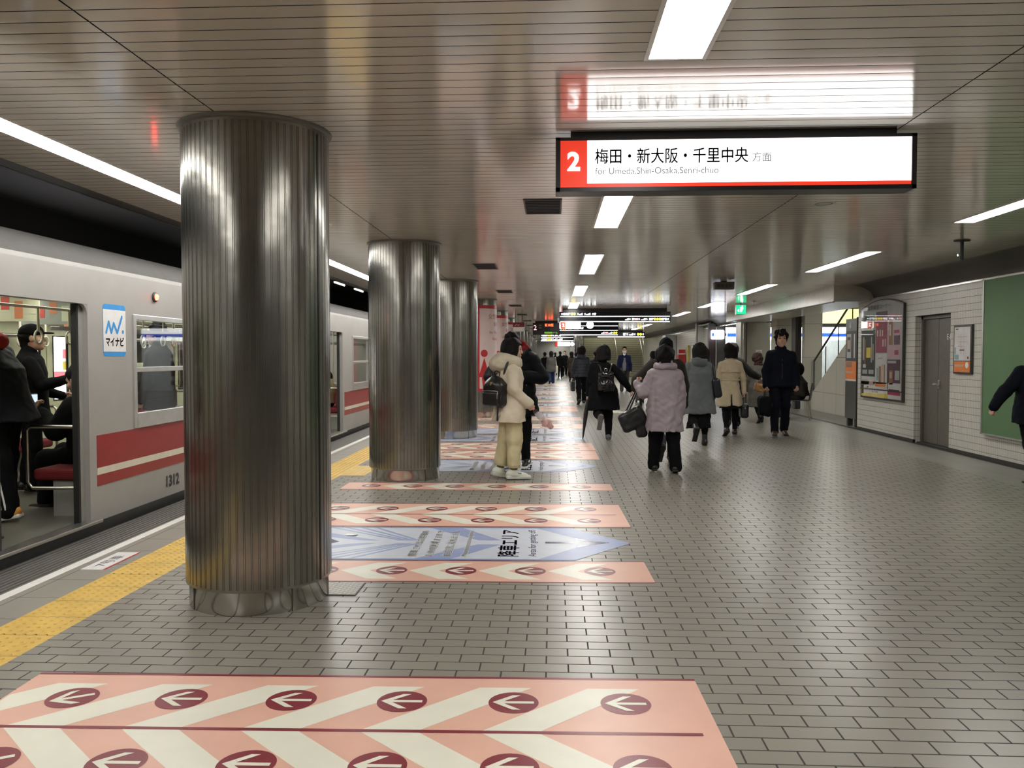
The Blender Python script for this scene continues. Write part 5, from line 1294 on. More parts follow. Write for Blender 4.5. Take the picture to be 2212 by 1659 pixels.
    if hair:
        cut_face = lambda z=.05, y=.055: f.rbox(Hp(0, y+.20, z-.20), (.085, .20, .20), .03, None, .02, True)
        if hair == 'short': f.ell(Hp(0, -.018, .035), (.086, .103, .100), None, .02); f.cone(Hp(0, -.06, -.02), Hp(0, -.055, -.065), .055, .045, .03, ((0, 1, 0), .9)); cut_face(.062, .045); no = (.005, 70)
        elif hair == 'curly':
            f.ell(Hp(0, -.012, .045), (.102, .114, .110), None, .02); f.cone(Hp(0, -.06, -.02), Hp(0, -.055, -.055), .055, .05, .03); cut_face(.072, .050); no = (.014, 62)
        elif hair == 'bob': f.ell(Hp(0, -.018, .025), (.112, .122, .115), None, .02); f.cone(Hp(0, -.035, -.02), Hp(0, -.04, -.085), .112, .116, .04, ((0, 1, 0), .9)); f.rbox(Hp(0, .26, -.13), (.072, .20, .185), .03, None, .02, True); f.cut((0, 0, -1), .125); no = (.004, 60, (1, 1, .25))
        elif hair == 'perm': f.ell(Hp(0, -.018, .025), (.122, .125, .118), None, .02); f.cone(Hp(0, -.05, -.03), Hp(0, -.055, -.09), .108, .085, .04); f.rbox(Hp(0, .27, -.13), (.078, .20, .19), .03, None, .02, True); no = (.006, 70)
        elif hair in ('long', 'longer'):
            L = .17 if hair == 'long' else .28
            f.ell(Hp(0, -.018, .025), (.102, .114, .110), None, .02); f.cone(Hp(0, -.045, -.02), Hp(0, -.095, -L), .090, .085, .04, ((0, 1, 0), .62)); f.rbox(Hp(0, .26, -.15), (.068, .20, .205), .03, None, .02, True); no = (.005, 60, (1, 1, .2))
        elif hair == 'bun': f.ell(Hp(0, -.018, .03), (.086, .103, .098), None, .02); f.ell(Hp(0, -.115, .03), (.045, .04, .045), None, .02); f.cone(Hp(0, -.06, -.02), Hp(0, -.05, -.055), .055, .045, .03); cut_face(.058, .05)
        elif hair == 'cap':
            f.ell(Hp(0, -.01, .045), (.090, .108, .088), None, .01); f.cut((0, 0, -1), -.025); no = None
            V, F = f.mesh(hr+.002); g = Field(); g.ell(Hp(0, .10, .045), (.075, .085, .010), None, .005); V2, F2 = g.mesh(.006); mesh_obj('cap', [(HV(V), F, 0), (HV(V2), F2, 0)], [f_black], t)
            f = Field(); f.ell(Hp(0, -.02, .02), (.082, .099, .085), None, .02); f.cone(Hp(0, -.06, -.02), Hp(0, -.055, -.06), .05, .045, .03); cut_face(.06, .045); no = (.004, 70)
        V, F = f.mesh(hr, no, seed=rs.randint(999)); mesh_obj('hair', [(HV(V), F, 0)], [hair_mat], t)
    # ---- lower clothing
    lower = lower or dict(kind='trousers', mat=f_black)
    nz = lower.get('noise', (.006, 24, (1, 1, .5)))
    if lower['kind'] == 'trousers':
        f = Field(); wd = lower.get('wide', 1.0); cf = lower.get('cuff', 0.0)
        f.ell(B((0, -.005, .97)), (.158*wide*min(wd, 1.05), .118, .14), None, .05)
        for hip, k, an, heel, toe, td, upv in Lg:
            end = an + (k-an)/np.linalg.norm(k-an)*cf - (k-an)/np.linalg.norm(k-an)*.02
            f.chain([hip, k, end], [.102*min(wd, 1.06), .078*wd, .064*wd*lower.get('taper', 1.0)], .045); f.cone(hip+np.array([0, -.03, .02]), hip*.7+k*.3, .10*min(wd, 1.05), .09*wd, .04)
            ax_ = (an-k)/np.linalg.norm(an-k)
        f.cut((0, 0, -1), -.030)
        if cf > .02: f.cut((0, 0, -1), -min((l[2]+(l[1]-l[2])/np.linalg.norm(l[1]-l[2])*(cf-.035))[2] for l in Lg))
        V, F = f.mesh(res, nz, seed=rs.randint(999)); keep = V[F].mean(1)[:, 2] > 0.0
        mesh_obj('trousers', [(S(V), F, 0)], [lower['mat']], t)
        if cf > .02 or lower.get('turnup'):
            for hip, k, an, heel, toe, td, upv in Lg:
                dd = (k-an)/np.linalg.norm(k-an); e1 = an + dd*cf - dd*.02
                g = Field(); g.cone(e1-dd*.02, e1+dd*.03, .069*wd, .071*wd, .01); g.cut(-dd, (-dd) @ (e1-dd*.035)); V, F = g.mesh(.009); mesh_obj('turn_up', [(S(V), F, 0)], [lower['mat']], t)
    elif lower['kind'] == 'skirt':
        f = Field(); z0 = lower['hem']; fl = lower.get('flare', .26)
        c0 = (Lg[0][2]+Lg[1][2])*.25+pel*.5; f.loft([(z0+sh[2]*0, c0[0]*.6, c0[1]*.6-.02, fl, fl*.85), (.62, 0, c0[1]*.3, fl*.75, fl*.66), (.86+sh[2], 0, -.008, .160*wide, .118), (1.03+sh[2], 0, -.008, .12*wide, .09)], .03)
        V, F = f.mesh(res, lower.get('noise', (.012, 30, (1, 1, .15))), seed=rs.randint(999)); mesh_obj('skirt', [(S(V), F, 0)], [lower['mat']], t)
    if lower.get('tights') is not None or lower['kind'] == 'skirt':
        f = Field()
        for hip, k, an, heel, toe, td, upv in Lg: f.chain([hip*.6+k*.4, k, an], [.072, .060, .042], .03); f.cone(k*.75+an*.25, k*.45+an*.55, .058, .051, .03)
        V, F = f.mesh(res); mesh_obj('tights', [(S(V), F, 0)], [lower.get('tights') or f_black], t)
    # ---- shoes
    shoes = shoes or dict(mat=shoe_b)
    for hip, k, an, heel, toe, td, upv in Lg:
        f = Field(); xw = np.cross(td, upv); c_ = shoes.get('chunky', 0.0); Rm = np.stack([xw, td, upv], 1)
        f.cone(heel+upv*.016, heel+td*.06+upv*.016, .042+c_*.4, .044+c_*.4, .02); f.cone(heel+td*.06+upv*.012, toe+upv*.006-td*.02, .045+c_*.4, .034+c_*.3, .025, (upv, .8)); f.cone(heel+upv*.02+td*.02, an+upv*shoes.get('high', .0), .046, .046, .03)
        f.cut(-upv, (-upv) @ (heel-upv*.020)); V, F = f.mesh(.008 if res < .012 else .011); so = mesh_obj('shoe', [(S(V), F, 0)], [shoes['mat']], t)
        g = Field(); mid = (heel+toe)/2-upv*.014+td*.004; L = np.linalg.norm(toe-heel)/2+.045
        g.rbox(mid, (.042+c_*.45, L+c_*.3, .011+c_*.35), .010, Rm, .004); V, F = g.mesh(.007 if res < .012 else .011); mesh_obj('sole', [(S(V), F, 0)], [shoes.get('sole', rubber)], so)
        if shoes.get('patch'):
            g = Field(); g.rbox(heel+td*.10+upv*.035+xw*(.046), (.006, .035, .010), .004, Rm, .002); g.rbox(heel+td*.10+upv*.035-xw*(.046), (.006, .035, .010), .004, Rm, .002); V, F = g.mesh(.004); mesh_obj('side_stripe', [(S(V), F, 0)], [shoes['patch']], so)
    # ---- coat
    if coat:
        f = Field(); hem = coat['hem']; w0 = coat.get('waist', 1.0)*wide; fl = coat.get('flare', 1.0)*wide; pf = coat.get('puff', 0.0); ch = coat.get('chest', 1.0)*wide
        rows = [(1.43, .088, .08), (1.402, .138*wide, .100+pf*.3), (1.362, .180*wide, .118+pf*.7), (1.30, .190*wide+pf*.3, .128+pf), (1.22, .190*ch+pf, .145*ch+pf), (1.05, .180*w0+pf, .140*w0+pf), (.90, .190*w0*(.5+.5*fl)+pf, .150*w0+pf)]
        if hem < .84: rows += [(hem, .205*fl+pf, .165*fl+pf)]
        else: rows[-1] = (hem, .187*w0*(.5+.5*fl)+pf, .148*w0+pf)
        rows = [(z, a, b) for z, a, b in rows]
        prof = []
        for z, a, b in rows:
            if seat is not None or lean:
                c = B((0, coat.get('cy', 0), z)); prof.append((c[2], c[0], c[1]-.008, a, b*(1+.15*abs(math.sin(la)))))
            else: prof.append((z+sh[2], 0, coat.get('cy', 0)-.008+(coat.get('hemy', 0) if z < .86 else 0), a, b))
        f.loft(prof, .03, 2.25)
        f.cone(neck+np.array([0, -.01, -.03]), neck+np.array([0, .005, coat.get('collar', .03)]), .075, coat.get('collar_r', .072), .03)
        sr_ = coat.get('sleeve', 1.0)
        for a, e, w_, hd, hn, cu in Am:
            f.chain([a+np.array([0, 0, -.012]), e, w_-(w_-e)/np.linalg.norm(w_-e)*coat.get('cuffgap', .0)], [(.068+pf*.45)*sr_, (.058+pf*.45)*sr_, (.045+pf*.3)*sr_], .018)
        if coat.get('split'):      # rear vent
            f.rbox((.0, -.2, hem+sh[2]+.08), (.008, .14, .14), .004, None, .01, True)
        hemz = hem+sh[2] if not lean else prof[-1][0]
        V, F = f.mesh(res, coat.get('noise', (.007, 20, (1, 1, .8))), seed=rs.randint(999), quilt=coat.get('quilt'))
        co = mesh_obj('coat', [(S(V), F, 0)], [coat['mat']], t)
        if coat.get('hood'):
            hm = coat['hood']; g = Field()
            g.ell(neck+np.array([0, -.085, -.03]), (.125, .075, .10), None, .03); g.cone(neck+np.array([-.085, -.04, .0]), neck+np.array([.085, -.04, .0]), .05, .05, .04); g.cone(neck+np.array([-.09, -.03, 0]), neck+np.array([-.055, .075, -.06]), .042, .034, .03); g.cone(neck+np.array([.09, -.03, 0]), neck+np.array([.055, .075, -.06]), .042, .034, .03)
            g.ell(neck+np.array([0, -.05, .045]), (.07, .05, .05), None, .03, True)
            V, F = g.mesh(res, coat.get('hood_noise', (.006, 30))); mesh_obj('hood', [(S(V), F, 0)], [hm], t)
        if coat.get('scarf'):
            g = Field(); g.chain([neck+np.array([.075*math.sin(q), .07*math.cos(q)+.0, .015+.01*math.sin(2*q)]) for q in np.linspace(0, 2*PI, 12)], [coat.get('scarf_r', .042)]*12, .02); V, F = g.mesh(res, (.006, 50)); mesh_obj('scarf', [(S(V), F, 0)], [coat['scarf']], t)
    info = dict(t=t, u=u, neck=neck*u, sh=sh, arms=[(a*u, e*u, w_*u, hd) for a, e, w_, hd, hn, cu in Am], legs=Lg, head=hc*u, Hm=Hm, pel=pel*u)
    c, s_ = math.cos(rz), math.sin(rz); bl = np.array([loc[0], loc[1], loc[2] if len(loc) > 2 else 0])
    info['W'] = lambda p: np.array([c*p[0]-s_*p[1], s_*p[0]+c*p[1], p[2]])+bl
    return info
def part(info, name, field, res, mat, noise=None, quilt=None):
    V, F = field.mesh(res, noise, 3, quilt); return mesh_obj(name, [(V, F, 0)], [mat], info['t'])
def carried(name, label, cat, info, at, fn, group=None):
    """a bag or the like: a thing of its own, in the carrier's directions, origin at `at` (carrier's local point)"""
    t = thing(name, label, cat, tuple(info['W'](np.array(at))), info['t'].rotation_euler.z, group); fn(t); return t
def soft(t, name, build, res, mat, noise=None, seed=1):
    f = Field(); build(f); V, F = f.mesh(res, noise, seed); return mesh_obj(name, [(V, F, 0)], [mat], t)
def handle(t, pts, r, mat, name='handle'):
    mb = MB(); mb.tube(pts, r, mat, 8); return mb.build(name, t)
def arch(x0, x1, y, z0, h, n=9): return [(x0+(x1-x0)*i/n, y, z0+h*math.sin(PI*i/n)**.7) for i in range(n+1)]
# ------------------------------------------------------------------ people on the platform
leather = M('bag_black_leather', (.012, .012, .013), .32, bump=.15, bscale=120); gold = M('gold_tag', (.75, .55, .18), .3, 1.0)
tan = M('bag_tan_leather', (.50, .27, .10), .4); tote_c = M('tote_canvas', (.58, .56, .46), .8)
cream_c = fab('coat_cream', (.66, .585, .455)); cream_f = fab('hood_cream_fleece', (.70, .63, .48), .95, .8, 260); cream_t = fab('trousers_cream_corduroy', (.62, .56, .35), .9)
white_sh = M('sneaker_white', (.66, .68, .58), .5); white_so = M('sneaker_sole', (.66, .66, .60), .5); plast = GLASS('clear_plastic', (.9, .88, .88), .2)
# woman in cream with a backpack, seen from her right side
a = person('woman in a cream hooded coat and cream trousers with a small black backpack', (-.50, 9.78), R(-72), 1.61, .0095, legs=((3, 4), (-5, 6)),
    arms=(dict(e=(.205, -.02, 1.09), w=(.20, .17, .925), d=(-.02, .45, -.5), n=(-1, 0, -.3), curl=.8), (2, 6, 30)), head=(4, -14), hair='bob',
    coat=dict(mat=cream_c, hem=.70, flare=1.10, puff=.022, collar=.02, sleeve=1.12, hemy=-.02, noise=(.008, 22, (1, 1, .8))), lower=dict(kind='trousers', mat=cream_t, wide=1.16, taper=1.18, cuff=.10, turnup=True), shoes=dict(mat=white_sh, sole=white_so, chunky=.030, patch=M('sneaker_grey', (.35, .36, .36), .5)))
N = a['neck']
f = Field(); f.ell(N+[0, -.125, -.025], (.155, .115, .105), None, .04); f.chain([N+[.105*math.sin(q), .10*math.cos(q)-.015, .015-.03*math.cos(q)] for q in np.linspace(0, 2*PI, 14)], [.060]*14, .03); f.ell(N+[0, -.03, .09], (.07, .06, .06), None, .03, True)
part(a, 'hood', f, .009, cream_f, (.005, 48))
for lx in (0, 1):
    an, k = a['legs'][lx][2]*a['u'], a['legs'][lx][1]*a['u']; f = Field(); f.cone(an, an*.8+k*.2, .043, .046, .01); part(a, 'sock', f, .009, fab('sock_olive', (.20, .17, .09)))
mb = MB()
for k in range(4): mb.cyl((.06, .168-.004*k, 1.10-.11*k), (.064, .180-.004*k, 1.10-.11*k), .010, dark, n=10)
mb.build('button', a['t'])
mb = MB(); mb.tube([(.05, .10, .70), (.07, .115, .64), (.06, .12, .60)], .010, cream_c, 8); mb.build('drawstring', a['t'])
def backpack_small(t):
    soft(t, 'body', lambda f: (f.rbox((0, 0, -.02), (.125, .062, .125), .035, None, .02), f.ell((0, 0, .07), (.122, .060, .105), None, .05)), .007, leather, (.002, 40))
    soft(t, 'front_pocket', lambda f: f.rbox((0, -.065, -.06), (.112, .03, .072), .025, None, .01), .006, leather)
    mb = MB(); mb.tube([(-.105, -.082, .018), (-.05, -.094, .020), (.05, -.094, .020), (.105, -.082, .018)], .0035, steel, 6); mb.tube([(.098, -.08, .018), (.10, -.09, -.02), (.10, -.09, -.06)], .004, steel, 6); mb.build('zip', t)
    mb = MB(); mb.box(-.016, -.071, .075, .016, -.064, .110, gold); mb.build('logo_plate', t, bevel=.002)
    handle(t, [(-.035, .03, .155), (-.038, .02, .21), (0, .015, .225), (.038, .02, .21), (.035, .03, .155)], .008, leather)
    for s in (1, -1): handle(t, [(s*.075, .035, .14), (s*.105, .03, .24), (s*.118, .06, .325), (s*.125, .13, .335), (s*.125, .20, .28), (s*.128, .235, .18), (s*.145, .18, .02), (s*.12, .06, -.11)], .014, leather, 'strap')
    handle(t, [(.05, -.02, -.12), (.055, -.03, -.20), (.05, -.03, -.29)], .010, leather, 'strap_tail')
bk = carried('backpack', 'small black leather backpack with a gold tag on the cream coat', 'backpack', a, (.075, -.20, 1.02), backpack_small)
bk.rotation_euler.z += R(34); bk.scale = (1.12, 1.12, 1.12)
W_ = a['arms'][0][2]
def bottle(t):
    mb = MB(); d = Vector((0, .62, -.78)).normalized(); o = Vector((0, 0, 0))
    mb.cyl(o+d*.03, o+d*.17, .030, plast, n=16); mb.cyl(o+d*.0, o+d*.03, .014, plast, r1=.030, n=16); mb.build('shell', t)
    mb = MB(); mb.cyl(o+d*.05, o+d*.12, .0305, M('bottle_label_grey', (.55, .52, .55), .4), n=16); mb.build('label_band', t)
    mb = MB(); mb.cyl(o-d*.035, o+d*.0, .016, M('bottle_cap_pink', (.75, .25, .25), .4), n=14); mb.build('cap', t)
carried('plastic_bottle', 'clear plastic drink bottle in the hand of the woman in cream', 'bottle', a, W_+np.array([-.02, .075, -.075]), bottle)
def bagp(t):
    soft(t, 'bag', lambda f: (f.ell((0, 0, 0), (.035, .055, .045), None, .02), f.ell((0, .035, -.03), (.03, .04, .03), None, .02)), .005, M('wrapper_pink', (.62, .36, .36), .3), (.009, 110))
    mb = MB(); mb.tube([(0, -.03, .045), (0, -.055, .10), (0, -.06, .13)], .006, plast, 6); mb.build('neck', t)
carried('snack_wrapper', 'crumpled pink and clear wrapper hanging from the hand of the woman in cream', 'wrapper', a, W_+np.array([-.01, .235, -.235]), bagp)

# man in black puffer behind her
red_l = fab('hood_lining_red', (.22, .012, .018)); puffer = M('puffer_black_nylon', (.0045, .005, .007), .6, 0, .12, .1, 7, .2, 90)
b = person('man in a long black padded jacket with red hood lining behind the woman in cream', (-.47, 10.76), R(165), 1.77, .011, legs=((4, 4), (-4, 5)),
    arms=(dict(e=(.33, .03, 1.12), w=(.13, .24, 1.15), d=(-1, .2, .1), n=(0, .3, -1), curl=.8), dict(e=(-.33, .03, 1.12), w=(-.10, .26, 1.12), d=(1, .1, .0), n=(0, .3, -1), curl=.8)), lean=6, head=(48, 0), hair='short', wide=1.12,
    coat=dict(mat=puffer, hem=.62, puff=.030, sleeve=1.35, flare=.98, noise=(.008, 18), quilt=(.010, .13)), lower=dict(kind='trousers', mat=f_black, wide=.95), shoes=dict(mat=shoe_b, sole=white_so, chunky=.012, patch=white_so))
N = b['neck']; f = Field(); f.ell(N+[0, -.11, .00], (.185, .075, .12), None, .03); f.cone(N+[-.15, -.05, .01], N+[-.09, .08, -.04], .05, .04, .03); f.cone(N+[.15, -.05, .01], N+[.09, .08, -.04], .05, .04, .03); part(b, 'hood', f, .011, puffer, (.008, 30))
f = Field(); f.ell(N+[0, -.075, .045], (.16, .07, .10), None, .03); f.cone(N+[-.13, -.03, .045], N+[-.08, .06, -.01], .042, .035, .03); f.cone(N+[.13, -.03, .045], N+[.08, .06, -.01], .042, .035, .03); f.ell(N+[0, .03, .10], (.085, .09, .10), None, .02, True); part(b, 'hood_lining', f, .010, red_l, (.008, 40))
mb = MB(); mb.box(-.235, .02, 1.33, -.215, .05, 1.40, white_p); mb.build('shoulder_tab', b['t'])

# man in navy puffer with a briefcase
n_p = M('puffer_navy_nylon', (.012, .016, .026), .55, 0, .4, .1, 7, .2, 90)
c_ = person('man in a navy quilted jacket and dark trousers carrying a black briefcase', (.84, 24.9), R(4), 1.70, .013, legs=((16, 8), (-14, 14)), arms=((-4, 14, 12), (3, 14, 10)), hair='perm', coat=dict(mat=n_p, hem=.80, puff=.02, sleeve=1.15, quilt=(.008, .09), hood=n_p), lower=dict(kind='trousers', mat=f_black))
def brief(t):
    soft(t, 'body', lambda f: f.rbox((0, 0, -.20), (.055, .20, .15), .03, None, .02), .011, leather)
    handle(t, [(0, -.08, -.06), (0, -.06, .0), (0, .06, .0), (0, .08, -.06)], .012, leather)
    mb = MB(); mb.box(-.058, -.18, -.13, .058, .18, -.122, steel); mb.build('zip', t)
carried('briefcase', 'black briefcase in the left hand of the man in the navy quilted jacket', 'briefcase', c_, c_['arms'][1][2]+np.array([-.0, .02, -.09]), brief)

# woman in long black coat with shiny rucksack
d_ = person('woman in a wide black coat striding with a shiny black rucksack and an umbrella', (.86, 14.35), R(2), 1.60, .0105, legs=((2, 3), (-12, 70)), arms=(dict(e=(.36, -.02, 1.10), w=(.49, .05, .91), d=(.5, .1, -.6), n=(-.6, 0, -.5), curl=.5), (6, 16, 10)), hair='bob', wide=1.02, head=(4, 0),
    coat=dict(mat=f_black, hem=.56, flare=1.35, puff=.012, sleeve=1.18, collar=.05, collar_r=.085, noise=(.010, 17, (1, 1, .3))), lower=dict(kind='trousers', mat=f_black, wide=1.08, taper=.9), shoes=dict(mat=M('shoe_grey_suede', (.10, .10, .10), .7), sole=M('sole_grey', (.14, .14, .14), .6), high=.03))
gloss_b = M('rucksack_glossy', (.010, .010, .011), .12)
def ruck(t):
    soft(t, 'body', lambda f: (f.rbox((0, 0, -.02), (.135, .075, .16), .06, None, .02), f.ell((0, -.02, -.09), (.14, .09, .09), None, .04)), .008, gloss_b, (.004, 45))
    soft(t, 'flap', lambda f: f.ell((0, -.015, .105), (.135, .095, .075), None, .01), .008, gloss_b, (.003, 40))
    soft(t, 'front_pocket', lambda f: f.rbox((0, -.095, -.09), (.095, .03, .065), .025, None, .01), .007, gloss_b, (.003, 40))
    for s in (-1, 1):
        handle(t, [(s*.06, .05, .13), (s*.10, .07, .25), (s*.115, .15, .28), (s*.12, .23, .20)], .014, leather, 'strap')
        mb = MB(); mb.cyl((s*.045, -.128, -.02), (s*.045, -.136, -.02), .008, chrome, n=10); mb.build('buckle', t)
    handle(t, [(-.02, .02, .16), (-.02, .02, .21), (.02, .02, .21), (.02, .02, .16)], .007, chrome)
carried('rucksack', 'shiny black rucksack on the back of the woman in the wide black coat', 'rucksack', d_, (0.02, -.24, 1.02), ruck)
wl_ = d_['arms'][1][2]
def umb_(t):
    mb = MB(); mb.tube([(0, .0, .06), (0, 0, .0), (-.04, -.01, -.28), (-.085, -.02, -.66), (-.092, -.022, -.72)], [.012, .022, .040, .014, .004], M('umbrella_cloth_black', (.010, .010, .011), .6), 10); mb.build('canopy', t)
    mb = MB(); mb.tube([(0, 0, .0), (0, 0, .10), (0, .03, .14), (0, .06, .11)], .010, M('umbrella_handle', (.08, .05, .03), .4), 8); mb.build('handle', t)
carried('umbrella', 'closed black umbrella held low beside the wide black coat', 'umbrella', d_, wl_+np.array([-.0, .03, -.07]), umb_)

# man in blue jacket walking towards the camera
blue_j = fab('jacket_blue', (.012, .016, .050)); grey_sw = fab('sweater_grey', (.17, .17, .18)); grey_tr = fab('trousers_grey', (.055, .053, .052))
e_ = person('man in an open blue jacket over a grey sweater walking down from the stairs', (2.85, 33.6), R(176), 1.80, .013, legs=((18, 6), (-16, 22)), arms=((8, 12, 14), (-6, 12, 14)), hair='short', mask=True, coat=dict(mat=blue_j, hem=.80, sleeve=1.1), lower=dict(kind='trousers', mat=grey_tr))
f = Field(); f.loft([(.84, 0, .075, .085, .10), (1.1, 0, .08, .082, .095), (1.36, 0, .06, .06, .075)], .02); part(e_, 'sweater', f, .012, grey_sw); f = Field(); f.cone((0, .03, 1.50), (0, .05, 1.46), .062, .06, .01); part(e_, 'shirt_collar', f, .01, white_p)

# woman in lilac padded jacket
lil = M('jacket_lilac_padded', (.36, .30, .335), .55, 0, .4, .06, 6, .25, 60)
g_ = person('stout short-haired woman in a lilac padded jacket, nearest of the walkers', (1.38, 10.38), R(-2), 1.53, .0095, legs=((-3, 5, .045), (9, 8, .045)), arms=((4, 10, 12), dict(e=(-.30, -.03, 1.08), w=(-.37, .15, 1.20), d=(.1, .35, .9), n=(.9, .2, .1), curl=.8)), hair='perm', wide=1.02, head=(6, 0),
    coat=dict(mat=lil, hem=.56, flare=1.10, waist=1.10, puff=.022, sleeve=1.15, collar=.05, collar_r=.105, noise=(.006, 44, (.8, 1, 1.6))), lower=dict(kind='trousers', mat=f_black, wide=1.16, taper=1.12, noise=(.006, 18, (1, 1, .4))), shoes=dict(mat=shoe_b))
N = g_['neck']; f = Field(); f.chain([N+[.105*math.sin(q), .085*math.cos(q)-.01, .015] for q in np.linspace(0, 2*PI, 14)], [.036]*14, .02); part(g_, 'collar', f, .009, lil, (.004, 40))
E1 = g_['arms'][1]
def tote1(t):
    soft(t, 'body', lambda f: (f.rbox((-.06, 0, -.40), (.17, .075, .125), .05, rotm(0, 0, R(-28)), .03), f.rbox((.055, .02, -.50), (.075, .07, .13), .05, None, .03)), .009, leather, (.006, 25))
    handle(t, [(-.10, -.03, -.29), (-.03, -.03, -.12), (.02, .0, .0), (.035, .03, -.12), (.04, .03, -.36)], .011, leather)
    handle(t, [(-.14, .03, -.31), (-.05, .04, -.12), (.0, .04, .0), (.05, .05, -.12), (.05, .05, -.36)], .011, leather)
    mb = MB(); mb.box(-.02, -.075, -.285, -.01, -.065, -.25, chrome); mb.build('buckle', t)
carried('handbag', 'large black soft handbag hanging from the forearm of the woman in lilac', 'handbag', g_, (E1[1]+E1[2])/2+np.array([-.03, .0, .02]), tote1)

# man in dark brown jacket just ahead of her
br_j = fab('jacket_dark_brown', (.032, .028, .024))
h_ = person('man in knit cap and dark brown jacket just ahead of the woman in lilac', (1.52, 11.35), R(-2), 1.68, .012, legs=((12, 8), (-16, 40)), arms=((2, 12, 12), dict(e=(-.38, .05, 1.13), w=(-.40, .25, 1.02))), hair=None, wide=1.08, coat=dict(mat=br_j, hem=.72, puff=.02, sleeve=1.25, collar=.06, collar_r=.09), lower=dict(kind='trousers', mat=fab('trousers_dark_grey', (.05, .05, .055)), wide=.95))
f = Field(); hh, Hm = h_['head'], h_['Hm']; f.ell(hh+Hm @ np.array([0, -.015, .035]), (.092, .108, .105), Hm, .02); f.cone(hh+[-.0, -.03, -.005], hh+[0, -.03, .0], .088, .088, .02); f.cut((0, .3, -1), (np.array([0, .3, -1]) @ (hh+np.array([0, 0, -.05])))); part(h_, 'knit_cap', f, .009, f_black, (.003, 120))
def suit(t):
    soft(t, 'shell', lambda f: f.rbox((0, 0, .34), (.13, .19, .27), .04, None, .02), .014, M('suitcase_grey', (.11, .105, .10), .45))
    mb = MB(); mb.tube([(-.03, -.12, .6), (-.03, -.14, .95), (.03, -.14, .95), (.03, -.12, .6)], .010, steel); mb.build('pull_handle', t)
    for x_, y_ in ((-.1, -.15), (.1, -.15), (-.1, .15), (.1, .15)):
        mb = MB(); mb.cyl((x_-.015, y_, .04), (x_+.015, y_, .04), .04, rubber, n=14); mb.build('wheel', t)
tcase = thing('suitcase', 'grey wheeled suitcase pulled by the woman in the pale grey jacket', 'suitcase', (1.86-.62, 12.05, 0)); tcase.location = (2.66, 25.8, 0); suit(tcase)

# woman in grey hooded coat
gr_c = fab('coat_grey', (.115, .125, .13)); gr_l = fab('coat_grey_lining', (.10, .11, .115))
i_ = person('woman with a black bob in a grey hooded coat and long black skirt', (2.36, 13.6), R(-3), 1.62, .0105, legs=((1, 2), (-10, 52)), arms=((-3, 8, 8), (3, 9, 14)), hair='bob', wide=1.06, coat=dict(mat=gr_c, hem=.545, flare=1.22, puff=.012, sleeve=1.12, hood=gr_l, noise=(.010, 15, (1, 1, .7))), lower=dict(kind='skirt', mat=f_black, hem=.30, flare=.20, tights=f_black), shoes=dict(mat=shoe_b, high=.10))
def shoulder(t):
    soft(t, 'body', lambda f: f.rbox((.02, 0, -.42), (.065, .14, .16), .05, rotm(0, 0, R(-10)), .02), .010, M('bag_navy_leather', (.010, .011, .018), .35))
    handle(t, [(0, -.09, -.30), (-.03, -.07, -.10), (-.06, .0, .02), (-.03, .07, -.10), (0, .09, -.30)], .016, leather, 'strap')
carried('shoulder_bag', 'black shoulder bag hanging on the right side of the grey hooded coat', 'bag', i_, i_['arms'][0][0]+np.array([.085, -.01, .075]), shoulder)

# woman in beige trench coat
tr_c = fab('coat_beige_trench', (.50, .42, .29), .8)
j_ = person('woman in a belted beige trench coat with black tights and heels', (3.20, 15.25), R(-3), 1.63, .0105, legs=((5, 4), (-8, 18)), arms=((-5, 12, 6), (3, 10, 14)), hair='bob', wide=1.04, coat=dict(mat=tr_c, hem=.545, flare=1.12, waist=.90, sleeve=1.05, collar=.05, collar_r=.080, split=True, noise=(.008, 20, (1, 1, .5))), lower=dict(kind='skirt', mat=f_black, hem=.53, flare=.19, tights=f_black), shoes=dict(mat=M('shoe_dark_brown', (.025, .016, .012), .3)))
f = Field(); f.loft([(1.19, 0, -.02, .185, .148), (1.20, 0, -.02, .196, .152), (1.30, 0, -.02, .190, .14), (1.34, 0, -.02, .16, .115)], .01); f.cut((0, 1, 0), -.05); V, F = f.mesh(.01); mesh_obj('yoke_flap', [(V*j_['u'], F, 0)], [tr_c], j_['t'])
f = Field(); f.loft([(1.035, 0, -.008, .176, .142), (1.075, 0, -.008, .176, .142)], .01); V, F = f.mesh(.009); mesh_obj('belt', [(V*j_['u'], F, 0)], [tr_c], j_['t'])
def hb2(t):
    soft(t, 'body', lambda f: f.rbox((0, 0, -.28), (.07, .15, .13), .05, None, .02), .011, leather, (.004, 30))
    handle(t, arch(-.0, .001, 0, -.16, .16, 6), .010, leather); handle(t, [(-.02, -.08, -.17), (-.02, -.04, -.02), (-.02, .04, -.02), (-.02, .08, -.17)], .009, leather)
    mb = MB(); mb.box(-.01, -.155, -.24, .01, -.148, -.21, chrome); mb.build('clasp', t)
carried('handbag', 'black handbag in the right hand of the woman in the trench coat', 'handbag', j_, j_['arms'][0][2]+np.array([.01, .04, -.06]), hb2)

